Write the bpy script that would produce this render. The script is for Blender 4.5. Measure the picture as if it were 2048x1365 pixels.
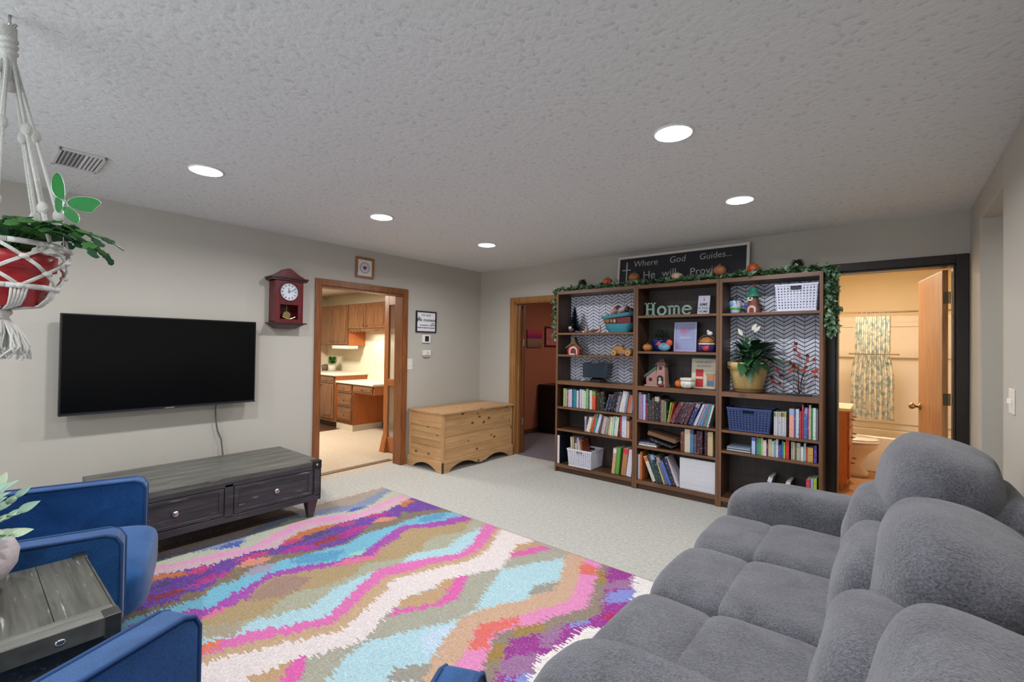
import bpy, bmesh, math, random
import numpy as np
from mathutils import Vector, Matrix, noise
random.seed(7)
PI = math.pi
sc = bpy.context.scene
for o in list(bpy.data.objects): bpy.data.objects.remove(o)
col = sc.collection
def hx(s):
    r = [int(s[i:i+2], 16)/255 for i in (0, 2, 4)]
    return tuple([c/12.92 if c <= .04045 else ((c+.055)/1.055)**2.4 for c in r]+[1.0])
# ---------------------------------------------------------------- camera
cd = bpy.data.cameras.new('camera'); cam = bpy.data.objects.new('camera', cd); col.objects.link(cam)
cd.sensor_width = 36; cd.sensor_fit = 'HORIZONTAL'; cd.lens = 916.62/2048*36; cd.clip_start = .05; cd.clip_end = 60
yaw, pit, rol = .690418, .0124231, -.0134951
fw = Vector((-math.sin(yaw)*math.cos(pit), math.cos(yaw)*math.cos(pit), math.sin(pit)))
rt = Vector((math.cos(yaw), math.sin(yaw), 0)); up = rt.cross(fw)
r2 = rt*math.cos(rol)-up*math.sin(rol); u2 = r2.cross(fw)
M = Matrix((r2, u2, -fw)).transposed().to_4x4(); M.translation = Vector((4.42144, -4.65333, 1.40494))
cam.matrix_world = M; sc.camera = cam
# ---------------------------------------------------------------- world, lights, exposure
w = bpy.data.worlds.new('world'); sc.world = w; w.use_nodes = True
w.node_tree.nodes['Background'].inputs[0].default_value = (.75, .85, 1, 1)
w.node_tree.nodes['Background'].inputs[1].default_value = 1.0
sc.view_settings.view_transform = 'Standard'; sc.view_settings.look = 'None'
sc.view_settings.gamma = 1; sc.view_settings.use_curve_mapping = False
sc.view_settings.exposure = 0.05
def area(name, loc, rot, sx, sy, power, colr, disk=False, spread=PI):
    l = bpy.data.lights.new(name, 'AREA'); l.shape = 'DISK' if disk else 'RECTANGLE'
    l.size = sx
    if not disk: l.size_y = sy
    l.energy = power; l.color = colr; l.spread = spread
    o = bpy.data.objects.new(name, l); o.location = loc; o.rotation_euler = rot; col.objects.link(o); return o
LX = (1.252, 3.618); LY = (-3.72, -2.49, -1.24)
WALL_BACK_Y = -6.1
area('window_daylight', (2.5, WALL_BACK_Y-.02, 1.45), (PI/2, 0, 0), 3.0, 1.3, 32, (.93, .97, 1))
for lx in LX:
    for ly in LY:
        area('recessed_lamp', (lx, ly, 2.418), (0, 0, 0), .13, 0, 14.6, (.97, .98, 1), True, 2.85)
area('recessed_lamp', (1.252, -4.97, 2.418), (0, 0, 0), .13, 0, 14.6, (.97, .98, 1), True, 2.85)
area('recessed_lamp', (3.618, -4.97, 2.418), (0, 0, 0), .13, 0, 14.6, (.97, .98, 1), True, 2.85)
area('kitchen_ceiling_lamp', (-2.2, -1.7, 2.3), (0, 0, 0), .5, 0, 100, (1, .94, .85), True)
area('under_cabinet_lamp', (-2.2, -.16, 1.6), (0, 0, 0), .7, .1, 3.2, (1, .95, .82))
area('vanity_lamp', (3.7, 1.4, 2.15), (0, PI/2*.75, 0), .6, .15, 30, (1, .92, .82))
area('bathroom_lamp', (4.3, 1.5, 2.36), (0, 0, 0), .25, 0, 24, (1, .92, .82), True)
area('side_room_lamp', (1.6, 1.7, 2.35), (0, 0, 0), .4, 0, 20, (1, .9, .8), True)
area('hall_lamp', (5.6, -.9, 2.2), (0, 0, 0), .3, 0, 5, (1, .97, .92), True)
# ---------------------------------------------------------------- materials
MC = {}
def nmat(key, fn):
    if key not in MC:
        m = bpy.data.materials.new(key); m.use_nodes = True
        nt = m.node_tree; b = nt.nodes['Principled BSDF']
        fn(m, nt, b); MC[key] = m
    return MC[key]
def N(nt, t, **k):
    n = nt.nodes.new(t)
    for a, v in k.items():
        if a in n.inputs.keys(): n.inputs[a].default_value = v
        else: setattr(n, a, v)
    return n
def L(nt, a, b): nt.links.new(a, b)
def coords(nt, scale=(1, 1, 1), kind='Object'):
    tc = N(nt, 'ShaderNodeTexCoord'); mp = N(nt, 'ShaderNodeMapping'); mp.inputs['Scale'].default_value = scale
    L(nt, tc.outputs[kind], mp.inputs[0]); return mp.outputs[0]
def bump(nt, b, h, strength, dist=.01):
    bp = N(nt, 'ShaderNodeBump'); bp.inputs['Strength'].default_value = strength; bp.inputs['Distance'].default_value = dist
    L(nt, h, bp.inputs['Height']); L(nt, bp.outputs[0], b.inputs['Normal'])
def ramp(nt, fac, stops):
    r = N(nt, 'ShaderNodeValToRGB'); e = r.color_ramp.elements
    e[0].position, e[0].color = stops[0]; e[1].position, e[1].color = stops[-1]
    for p, c in stops[1:-1]:
        x = e.new(p); x.color = c
    L(nt, fac, r.inputs[0]); return r.outputs[0]
def plain(c, rough=.5, metal=0, bmp=0, bs=60, var=0, name=None, spec=.5, alpha=1, trans=0, sheen=0):
    key = name or 'plain_%s_%g_%g_%g_%g' % (c, rough, metal, bmp, var)
    def f(m, nt, b):
        b.inputs['Base Color'].default_value = hx(c); b.inputs['Roughness'].default_value = rough; b.inputs['Metallic'].default_value = metal
        b.inputs['Specular IOR Level'].default_value = spec
        if alpha < 1: b.inputs['Alpha'].default_value = alpha
        if trans: b.inputs['Transmission Weight'].default_value = trans
        if sheen: b.inputs['Sheen Weight'].default_value = sheen
        v = coords(nt); n = N(nt, 'ShaderNodeTexNoise', Scale=float(bs), Detail=3.0); L(nt, v, n.inputs['Vector'])
        if bmp: bump(nt, b, n.outputs['Fac'], bmp)
        if var:
            n2 = N(nt, 'ShaderNodeTexNoise', Scale=bs/4, Detail=4.0); L(nt, v, n2.inputs['Vector'])
            h = hx(c); lo = tuple(x*(1-var) for x in h[:3])+(1,); hi = tuple(min(1, x*(1+var)) for x in h[:3])+(1,)
            L(nt, ramp(nt, n2.outputs['Fac'], [(.3, lo), (.7, hi)]), b.inputs['Base Color'])
    return nmat(key, f)
def wood(c1, c2, axis=0, rough=.45, sc_=1.0, name=None, knots=False, wear=0, detail=6.0):
    key = name or 'wood_%s_%s_%d_%g%s' % (c1, c2, axis, sc_, knots)
    def f(m, nt, b):
        s = [14*sc_]*3; s[axis] = 1.1*sc_
        v = coords(nt, tuple(s)); n = N(nt, 'ShaderNodeTexNoise', Scale=2.2, Detail=detail, Distortion=.6); L(nt, v, n.inputs['Vector'])
        s3 = [70*sc_]*3; s3[axis] = 3*sc_
        n3 = N(nt, 'ShaderNodeTexNoise', Scale=2.0, Detail=2.0); L(nt, coords(nt, tuple(s3)), n3.inputs['Vector'])
        mx = N(nt, 'ShaderNodeMix', data_type='FLOAT'); mx.inputs[0].default_value = .35
        L(nt, n.outputs['Fac'], mx.inputs[2]); L(nt, n3.outputs['Fac'], mx.inputs[3])
        out = ramp(nt, mx.outputs[0], [(.32, hx(c1)), (.68, hx(c2))])
        if knots:
            oi = N(nt, 'ShaderNodeObjectInfo'); tc = N(nt, 'ShaderNodeTexCoord')
            ks = [10.0]*3; ks[axis] = 6.0
            mp = N(nt, 'ShaderNodeMapping'); mp.inputs['Scale'].default_value = ks
            L(nt, tc.outputs['Object'], mp.inputs[0])
            cmb = N(nt, 'ShaderNodeCombineXYZ'); ml = N(nt, 'ShaderNodeMath', operation='MULTIPLY'); ml.inputs[1].default_value = 37
            L(nt, oi.outputs['Random'], ml.inputs[0]); [L(nt, ml.outputs[0], cmb.inputs[i]) for i in range(3)]
            L(nt, cmb.outputs[0], mp.inputs['Location'])
            vo = N(nt, 'ShaderNodeTexVoronoi', Scale=1.0, Randomness=1.0); L(nt, mp.outputs[0], vo.inputs['Vector'])
            k = ramp(nt, vo.outputs['Distance'], [(.09, (1, 1, 1, 1)), (.2, (0, 0, 0, 1))])
            mk = N(nt, 'ShaderNodeMix', data_type='RGBA'); L(nt, k, mk.inputs[0]); L(nt, out, mk.inputs[6]); mk.inputs[7].default_value = hx('6e4422')
            # board to board tone
            hs = N(nt, 'ShaderNodeHueSaturation'); vr = N(nt, 'ShaderNodeMapRange'); vr.inputs[3].default_value = .78; vr.inputs[4].default_value = 1.12
            L(nt, oi.outputs['Random'], vr.inputs[0]); L(nt, vr.outputs[0], hs.inputs['Value']); L(nt, mk.outputs[2], hs.inputs['Color']); out = hs.outputs[0]
        if wear:
            ws = [40.0]*3; ws[axis] = 4.0
            n2 = N(nt, 'ShaderNodeTexNoise', Scale=1.6, Detail=5.0); L(nt, coords(nt, tuple(ws)), n2.inputs['Vector'])
            k = ramp(nt, n2.outputs['Fac'], [(.64, (0, 0, 0, 1)), (.74, (wear, wear, wear, 1))])
            mk = N(nt, 'ShaderNodeMix', data_type='RGBA'); L(nt, k, mk.inputs[0]); L(nt, out, mk.inputs[6]); mk.inputs[7].default_value = hx('b0aea8'); out = mk.outputs[2]
        L(nt, out, b.inputs['Base Color']); b.inputs['Roughness'].default_value = rough
        bump(nt, b, n3.outputs['Fac'], .12, .003)
    return nmat(key, f)
def emit(c, s, name):
    def f(m, nt, b):
        b.inputs['Base Color'].default_value = hx(c); b.inputs['Emission Color'].default_value = hx(c); b.inputs['Emission Strength'].default_value = s
    return nmat(name, f)
def cover():
    def f(m, nt, b):
        oi = N(nt, 'ShaderNodeObjectInfo')
        n = N(nt, 'ShaderNodeTexNoise', Scale=1.0, Detail=2.0); mp = N(nt, 'ShaderNodeMapping'); mp.inputs['Scale'].default_value = (90, 20, 45)
        tc = N(nt, 'ShaderNodeTexCoord'); L(nt, tc.outputs['Object'], mp.inputs[0])
        cmb = N(nt, 'ShaderNodeCombineXYZ'); ml = N(nt, 'ShaderNodeMath', operation='MULTIPLY'); ml.inputs[1].default_value = 91
        L(nt, oi.outputs['Random'], ml.inputs[0]); L(nt, ml.outputs[0], cmb.inputs[2]); L(nt, cmb.outputs[0], mp.inputs['Location'])
        L(nt, mp.outputs[0], n.inputs['Vector'])
        k = ramp(nt, n.outputs['Fac'], [(.60, (0, 0, 0, 1)), (.66, (.5, .5, .5, 1))])
        bc = N(nt, 'ShaderNodeRGBToBW'); L(nt, oi.outputs['Color'], bc.inputs[0])
        inv = ramp(nt, bc.outputs[0], [(.12, hx('d8d2c4')), (.3, hx('2c2a34'))])
        mk = N(nt, 'ShaderNodeMix', data_type='RGBA'); L(nt, k, mk.inputs[0]); L(nt, oi.outputs['Color'], mk.inputs[6]); L(nt, inv, mk.inputs[7])
        L(nt, mk.outputs[2], b.inputs['Base Color']); b.inputs['Roughness'].default_value = .45
    return nmat('book_cover', f)
# ---------------------------------------------------------------- geometry helper
class G:
    def __init__(s): s.v = []; s.f = []; s.m = []
    def add(s, v, f, m=0):
        o = len(s.v); s.v += [tuple(p) for p in v]; s.f += [tuple(i+o for i in q) for q in f]; s.m += [m]*len(f); return s
    def box(s, x0, x1, y0, y1, z0, z1, m=0, mat=None):
        v = [Vector((x, y, z)) for z in (z0, z1) for y in (y0, y1) for x in (x0, x1)]
        if mat is not None: v = [mat @ p for p in v]
        return s.add(v, [(0, 2, 3, 1), (4, 5, 7, 6), (0, 1, 5, 4), (2, 6, 7, 3), (0, 4, 6, 2), (1, 3, 7, 5)], m)
    def hexa(s, lo, hi, z0, z1, m=0):  # lo/hi = (x0,x1,y0,y1)
        v = [(x, y, z) for (x0, x1, y0, y1), z in ((lo, z0), (hi, z1)) for y in (y0, y1) for x in (x0, x1)]
        return s.add(v, [(0, 2, 3, 1), (4, 5, 7, 6), (0, 1, 5, 4), (2, 6, 7, 3), (0, 4, 6, 2), (1, 3, 7, 5)], m)
    def ring(s, c, d, r, n, ph=0):
        d = Vector(d).normalized(); a = d.orthogonal().normalized(); b = d.cross(a)
        return [Vector(c)+(a*math.cos(2*PI*i/n+ph)+b*math.sin(2*PI*i/n+ph))*r for i in range(n)]
    def cyl(s, p, q, r, r1=None, n=16, m=0):
        r1 = r if r1 is None else r1; p = Vector(p); q = Vector(q); d = q-p
        v = s.ring(p, d, r, n)+s.ring(q, d, r1, n)
        return s.add(v, [(i, (i+1) % n, n+(i+1) % n, n+i) for i in range(n)]+[tuple(range(n))[::-1], tuple(range(n, 2*n))], m)
    def tube(s, pts, r, n=6, m=0, r1=None):
        pts = [Vector(p) for p in pts]; v = []; K = len(pts)
        a = None
        for i, p in enumerate(pts):
            d = (pts[min(i+1, K-1)]-pts[max(i-1, 0)]).normalized()
            if a is None: a = d.orthogonal().normalized()
            else:
                a = (a-d*a.dot(d))
                a = a.normalized() if a.length > 1e-6 else d.orthogonal().normalized()
            b = d.cross(a); rr = r if r1 is None else r+(r1-r)*i/(K-1)
            v += [p+(a*math.cos(2*PI*j/n)+b*math.sin(2*PI*j/n))*rr for j in range(n)]
        f = [(i*n+j, i*n+(j+1) % n, (i+1)*n+(j+1) % n, (i+1)*n+j) for i in range(K-1) for j in range(n)]
        f += [tuple(range(n))[::-1], tuple(range((K-1)*n, K*n))]
        return s.add(v, f, m)
    def lathe(s, prof, c=(0, 0, 0), n=24, m=0, wob=0, sx=1, sy=1):
        c = Vector(c); v = []; ringy = prof[0][0] > .03 and prof[0] == prof[-1]
        for k, (r, z) in enumerate(prof):
            for i in range(n):
                a = 2*PI*i/n; rr = max(r, 1e-4)*(1+wob*math.cos(8*a))
                v.append(c+Vector((rr*math.cos(a)*sx, rr*math.sin(a)*sy, z)))
        K = len(prof)
        f = [(k*n+i, k*n+(i+1) % n, (k+1)*n+(i+1) % n, (k+1)*n+i) for k in range(K-1) for i in range(n)]
        if not ringy: f += [tuple(range(n))[::-1], tuple(range((K-1)*n, K*n))]
        return s.add(v, f, m)
    def prism(s, poly, d0, d1, ax='y', m=0):
        mk = {'x': lambda a, b, d: (d, a, b), 'y': lambda a, b, d: (a, d, b), 'z': lambda a, b, d: (a, b, d)}[ax]
        n = len(poly); v = [mk(a, b, d0) for a, b in poly]+[mk(a, b, d1) for a, b in poly]
        return s.add(v, [tuple(range(n))[::-1], tuple(range(n, 2*n))]+[(i, (i+1) % n, n+(i+1) % n, n+i) for i in range(n)], m)
    def ball(s, c, r, n=2.0, k=6, m=0, mat=None, fn=None):
        r = (r, r, r) if not hasattr(r, '__len__') else r
        idx = {}; v = []; f = []
        def P(p):
            key = tuple(round(x, 5) for x in p)
            if key not in idx:
                l = (abs(p[0])**n+abs(p[1])**n+abs(p[2])**n)**(1/n)
                q = Vector((p[0]/l, p[1]/l, p[2]/l))
                if fn: q = fn(q)
                q = Vector((q.x*r[0], q.y*r[1], q.z*r[2]))
                if mat is not None: q = mat @ q
                idx[key] = len(v); v.append(Vector(c)+q)
            return idx[key]
        g = [math.tan((-1+2*i/k)*PI/4) for i in range(k+1)]
        for a in range(3):
            for sg in (-1, 1):
                for i in range(k):
                    for j in range(k):
                        q = []
                        for u, w_ in ((g[i], g[j]), (g[i+1], g[j]), (g[i+1], g[j+1]), (g[i], g[j+1])):
                            p = [0, 0, 0]; p[a] = sg; p[(a+1) % 3] = u; p[(a+2) % 3] = w_; q.append(P(p))
                        f.append(tuple(q) if sg > 0 else tuple(q[::-1]))
        return s.add(v, f, m)
    def leaf(s, base, d, upv, ln, wd, bend=.3, m=0, seg=5, fold=.15):
        d = Vector(d).normalized(); u = Vector(upv); u = (u-d*u.dot(d)).normalized(); sd = d.cross(u); v = []
        base = Vector(base)
        for i in range(seg+1):
            t = i/seg; w_ = wd*.5*math.sin(PI*(t**.8))**.9 if 0 < t < 1 else .0004
            c = base+d*ln*t-u*ln*bend*t*t
            v += [c-sd*w_+u*w_*fold, c, c+sd*w_+u*w_*fold]
        f = []
        for i in range(seg):
            for j in range(2):
                a = i*3+j; f.append((a, a+1, a+4, a+3))
        return s.add(v, f, m)
    def out(s, name, mats, parent=None, bevel=0, smooth=False, sub=0, recalc=True, seg=2):
        me = bpy.data.meshes.new(name); me.from_pydata([tuple(p) for p in s.v], [], s.f)
        if not isinstance(mats, (list, tuple)): mats = [mats]
        for mm in mats: me.materials.append(mm)
        me.polygons.foreach_set('material_index', s.m)
        if smooth: me.polygons.foreach_set('use_smooth', [True]*len(s.f))
        if recalc and len(s.f) < 30000:
            bm = bmesh.new(); bm.from_mesh(me); bmesh.ops.recalc_face_normals(bm, faces=bm.faces); bm.to_mesh(me); bm.free()
        me.update()
        o = bpy.data.objects.new(name, me); col.objects.link(o); o.parent = parent
        if bevel:
            b = o.modifiers.new('bevel', 'BEVEL'); b.width = bevel; b.segments = seg; b.limit_method = 'ANGLE'; b.angle_limit = .6
            if smooth or seg > 1:
                me.polygons.foreach_set('use_smooth', [True]*len(s.f)); b.harden_normals = True
        if sub:
            q = o.modifiers.new('sub', 'SUBSURF'); q.levels = sub; q.render_levels = sub
        return o
def tag(o, label, cat, group=None, kind=None):
    if label: o['label'] = label
    if cat: o['category'] = cat
    if group: o['group'] = group
    if kind: o['kind'] = kind
    return o
def thing(name, label, cat, loc=(0, 0, 0), rz=0, group=None):
    o = bpy.data.objects.new(name, None); col.objects.link(o); o.location = loc; o.rotation_euler = (0, 0, rz); o.empty_display_size = .1
    return tag(o, label, cat, group)
def struct(o): o['kind'] = 'structure'; return o
def part(o, label): o['label'] = label; return o
def arc(cx, cy, r, a0, a1, n=10): return [(cx+r*math.cos(a0+(a1-a0)*i/n), cy+r*math.sin(a0+(a1-a0)*i/n)) for i in range(n+1)]
def text_mesh(name, txt, size, mat, parent, loc, rot, ext=.001, off=0, shear=0, space=1, align='LEFT'):
    c = bpy.data.curves.new(name, 'FONT'); c.body = txt; c.size = size; c.extrude = ext; c.offset = off; c.shear = shear; c.space_character = space; c.align_x = align; c.resolution_u = 3
    t = bpy.data.objects.new('tmp', c); col.objects.link(t)
    dg = bpy.context.evaluated_depsgraph_get(); me = bpy.data.meshes.new_from_object(t.evaluated_get(dg))
    bpy.data.objects.remove(t); me.materials.clear(); me.materials.append(mat)
    o = bpy.data.objects.new(name, me); col.objects.link(o); o.parent = parent; o.location = loc; o.rotation_euler = rot
    return o
BOOKS=[
 ('left bookcase','upper book shelf',0.737,[
  (1.564,0.039,0.203,0.003,'93a468',''),(1.603,0.012,0.191,-0.001,'d8c8cc',''),(1.615,0.017,0.189,-0.003,'6e2848',''),(1.633,0.02,0.193,0,'dfb9c2',''),
  (1.654,0.023,0.199,-0.003,'c9c9e0',''),(1.678,0.029,0.2,-0.002,'1f5c84',''),(1.707,0.028,0.2,-0.002,'2b7f80',''),(1.736,0.027,0.191,0,'c4c8d2',''),
  (1.763,0.012,0.193,-0.001,'6d2c4a',''),(1.776,0.014,0.207,-0.002,'c9c7d4',''),(1.79,0.015,0.209,-0.001,'b9bcc8',''),(1.805,0.015,0.205,-0.002,'d5ccd4',''),
  (1.82,0.018,0.202,-0.002,'bfc6cc',''),(1.839,0.022,0.194,-0.002,'b4cfae',''),(1.862,0.026,0.218,-0.001,'7fae6a',''),(1.888,0.013,0.211,-0.001,'1e3a30',''),
  (1.902,0.032,0.207,-0.001,'cfcac8',''),(1.935,0.04,0.197,0.005,'cf4a28','5f9a48'),(1.985,0.03,0.191,-0.002,'2e2d14',''),(2.016,0.024,0.189,-0.002,'201f1a',''),
  (2.041,0.038,0.204,-0.001,'2b2b20',''),(2.086,0.021,0.181,0.054,'39465c',''),(2.108,0.029,0.182,0.054,'1c2540','8c2430'),(2.138,0.047,0.206,0.055,'151a2c',''),
  (2.186,0.027,0.213,0.04,'16161c',''),(2.213,0.029,0.216,0.048,'7d7790','4a4668'),(2.243,0.031,0.227,0.053,'d9d2c4',''),(2.275,0.031,0.224,0.048,'c9c8d4',''),
  (2.307,0.022,0.209,0.037,'75839c',''),(2.331,0.034,0.194,0.038,'c0643e',''),(2.367,0.026,0.158,0.03,'9a93a0',''),
 ]),
 ('left bookcase','lower book shelf',0.486,[
  (1.84,0.023,0.168,-0.007,'9a8f9c','b7a6b4'),(1.864,0.042,0.171,0.043,'d6d3c6',''),(1.907,0.011,0.19,0.054,'c98f5a',''),(1.919,0.029,0.209,0.051,'c8492a',''),
  (1.953,0.019,0.216,0.043,'2f8f90',''),(1.973,0.035,0.215,0.057,'c4c6dc',''),(2.013,0.025,0.205,0.048,'4d3e46',''),(2.043,0.044,0.195,0.042,'b1a59e',''),
  (2.092,0.027,0.186,0.033,'8f8a84',''),(2.12,0.024,0.196,0.023,'cfc68e',''),(2.145,0.022,0.196,0.018,'d6cdb6',''),(2.168,0.021,0.205,0.019,'a9cdb8',''),
  (2.189,0.022,0.206,0.02,'b9d3cc',''),(2.212,0.025,0.202,0.021,'d3d0c0',''),(2.239,0.015,0.199,0.008,'3a2c2c',''),(2.255,0.028,0.212,0.009,'94302e',''),
  (2.286,0.052,0.222,0.012,'c6cde0',''),(2.342,0.028,0.214,0,'cba070','3a3430'),(2.374,0.022,0.187,0,'6a2c24',''),
 ]),
 ('left bookcase','bottom shelf',0.093,[
  (2.172,0.036,0.271,0.023,'caa078','d5d0dc'),(2.208,0.042,0.278,0.024,'5c9a44',''),(2.278,0.053,0.286,0.03,'b0744a','cf2a48'),(2.337,0.055,0.281,0.035,'d3d0e0',''),
 ]),
 ('middle bookcase','upper book shelf',0.69,[
  (2.457,0.031,0.272,-0.002,'b9a8b0',''),(2.489,0.017,0.253,-0.002,'b97ba8',''),(2.507,0.015,0.253,-0.002,'a9a4dc',''),(2.523,0.015,0.254,-0.002,'b9c2e8',''),
  (2.539,0.019,0.21,-0.001,'8c2440','1c2454'),(2.561,0.022,0.269,-0.002,'2c332e',''),(2.584,0.02,0.205,-0.003,'3c3a3c',''),(2.605,0.027,0.23,-0.002,'463a38',''),
  (2.635,0.043,0.247,-0.002,'1c1c24','a8a498'),(2.679,0.018,0.23,-0.001,'3a2426',''),(2.698,0.032,0.214,-0.002,'7f6a60',''),(2.732,0.015,0.201,-0.001,'7f8a60',''),
  (2.748,0.009,0.201,0.009,'26321c',''),(2.758,0.011,0.198,0.031,'9fc04c',''),(2.77,0.01,0.192,0.042,'c06038',''),(2.781,0.042,0.21,0.099,'6a2432',''),
  (2.824,0.034,0.209,0.095,'3a1622',''),(2.861,0.046,0.212,0.093,'41243a',''),(2.911,0.032,0.217,0.086,'5a3034',''),(2.954,0.04,0.22,0.085,'223066','8a8496'),
  (2.997,0.015,0.208,0.091,'a9aac4',''),(3.013,0.015,0.211,0.085,'c9d0dc',''),(3.028,0.014,0.213,0.082,'5c6c88',''),(3.043,0.015,0.215,0.079,'b07f94',''),
  (3.058,0.015,0.216,0.076,'4f9cc0',''),(3.074,0.015,0.216,0.072,'3f7f96',''),(3.09,0.014,0.215,0.068,'a85c68',''),(3.105,0.021,0.213,0.062,'3f8a86',''),
  (3.127,0.015,0.207,0.051,'c3c3c8',''),
 ]),
 ('middle bookcase','lower book shelf',0.432,[
  (2.888,0.035,0.188,0.001,'6a3426',''),(2.925,0.052,0.218,0,'c8bfa4',''),(2.978,0.029,0.222,0.001,'2f74a8','5c4078'),(3.011,0.023,0.176,-0.001,'5a4a58',''),
  (3.035,0.025,0.212,-0.001,'3c1a2c',''),(3.062,0.026,0.215,0,'42182c',''),(3.106,0.025,0.222,-0.001,'3a1426',''),(3.134,0.046,0.218,0.005,'c2ac84',''),
 ]),
 ('middle bookcase','bottom shelf',0.09,[
  (2.464,0.024,0.249,0.002,'cfc9d8',''),(2.489,0.02,0.279,-0.003,'bf6a2c',''),(2.615,0.038,0.246,-0.104,'cfc8c0','d2692c'),(2.654,0.031,0.275,-0.094,'1c4a44',''),
  (2.686,0.04,0.277,-0.109,'24303c','8ca2cc'),(2.727,0.022,0.265,-0.096,'a9b860','1e2c60'),(2.75,0.032,0.262,-0.105,'625a80','b08a7c'),(2.783,0.028,0.228,-0.094,'4c6ab8',''),
  (2.812,0.04,0.263,-0.095,'2a2a38',''),(2.856,0.029,0.273,-0.125,'c4b8c4',''),
 ]),
 ('right bookcase','upper book shelf',0.69,[
  (3.666,0.013,0.196,0.006,'c4c4cc','5f7a3c'),(3.68,0.013,0.197,0.005,'c8c8d2','a8b090'),(3.694,0.012,0.198,0.005,'b9b9c4','a0a888'),(3.707,0.012,0.2,0.004,'cdcdd8','b0a890'),
  (3.719,0.012,0.201,0.003,'c2c2cc','8a5a3c'),(3.732,0.012,0.202,0.003,'c9c9d4','7f8438'),(3.745,0.012,0.203,0.002,'c0c0ca','a4ac48'),(3.779,0.034,0.233,-0.009,'e0a090','86b0d8'),
  (3.814,0.01,0.233,-0.006,'7a5ca8',''),(3.825,0.022,0.234,-0.006,'b9cfd8',''),(3.848,0.006,0.22,-0.006,'6c3c80',''),(3.855,0.011,0.22,-0.008,'b0342c',''),
  (3.867,0.013,0.274,-0.012,'b42a48',''),(3.881,0.005,0.223,-0.005,'3c7a80',''),(3.887,0.02,0.254,-0.006,'4a58a8','b07cc0'),(3.908,0.007,0.248,-0.001,'8a3a78',''),
  (3.916,0.015,0.276,-0.002,'b9b090',''),(3.931,0.011,0.255,0,'3f8a4c',''),(3.943,0.021,0.255,0,'c4dcd4',''),(3.965,0.012,0.25,0.001,'8a7a90',''),
 ]),
 ('right bookcase','lower book shelf',0.507,[
  (3.5,0.029,0.143,0.004,'aebcdc','3c6cc0'),(3.534,0.013,0.151,0,'4c8ab0','b43c38'),(3.548,0.023,0.144,0,'3fa050',''),(3.572,0.015,0.148,0.008,'b8ac90',''),
  (3.587,0.027,0.131,0.002,'d4ccc0',''),(3.615,0.008,0.107,0,'7c2878',''),(3.625,0.029,0.145,0.003,'c4b494',''),(3.655,0.015,0.134,0,'bcc0bc',''),
  (3.67,0.012,0.143,0,'8fb4bc',''),(3.683,0.017,0.153,0,'c4d0d4',''),(3.7,0.024,0.105,0,'5444a4',''),(3.726,0.012,0.145,0,'2c7c88',''),
  (3.739,0.012,0.134,-0.001,'a0c048',''),(3.754,0.026,0.154,0.001,'c4243c',''),(3.792,0.013,0.146,0.002,'a0a488',''),(3.806,0.014,0.146,0.001,'b4b09c',''),
  (3.821,0.011,0.141,0,'5c5a60',''),(3.832,0.026,0.142,0.001,'b0ac8c',''),(3.86,0.021,0.115,-0.001,'d0d4d4',''),(3.882,0.014,0.148,0.002,'a0c0cc',''),
  (3.897,0.013,0.117,0,'c04c34',''),(3.91,0.036,0.118,0.002,'c49c54',''),(3.95,0.02,0.137,0.001,'5c3c98',''),
 ]),
 ('right bookcase','bottom shelf',0.09,[
  (3.899,0.028,0.277,-0.001,'b83c4c',''),(3.929,0.017,0.288,-0.001,'a8a0d0',''),(3.947,0.024,0.291,0,'98bc40',''),
 ]),
]
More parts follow.
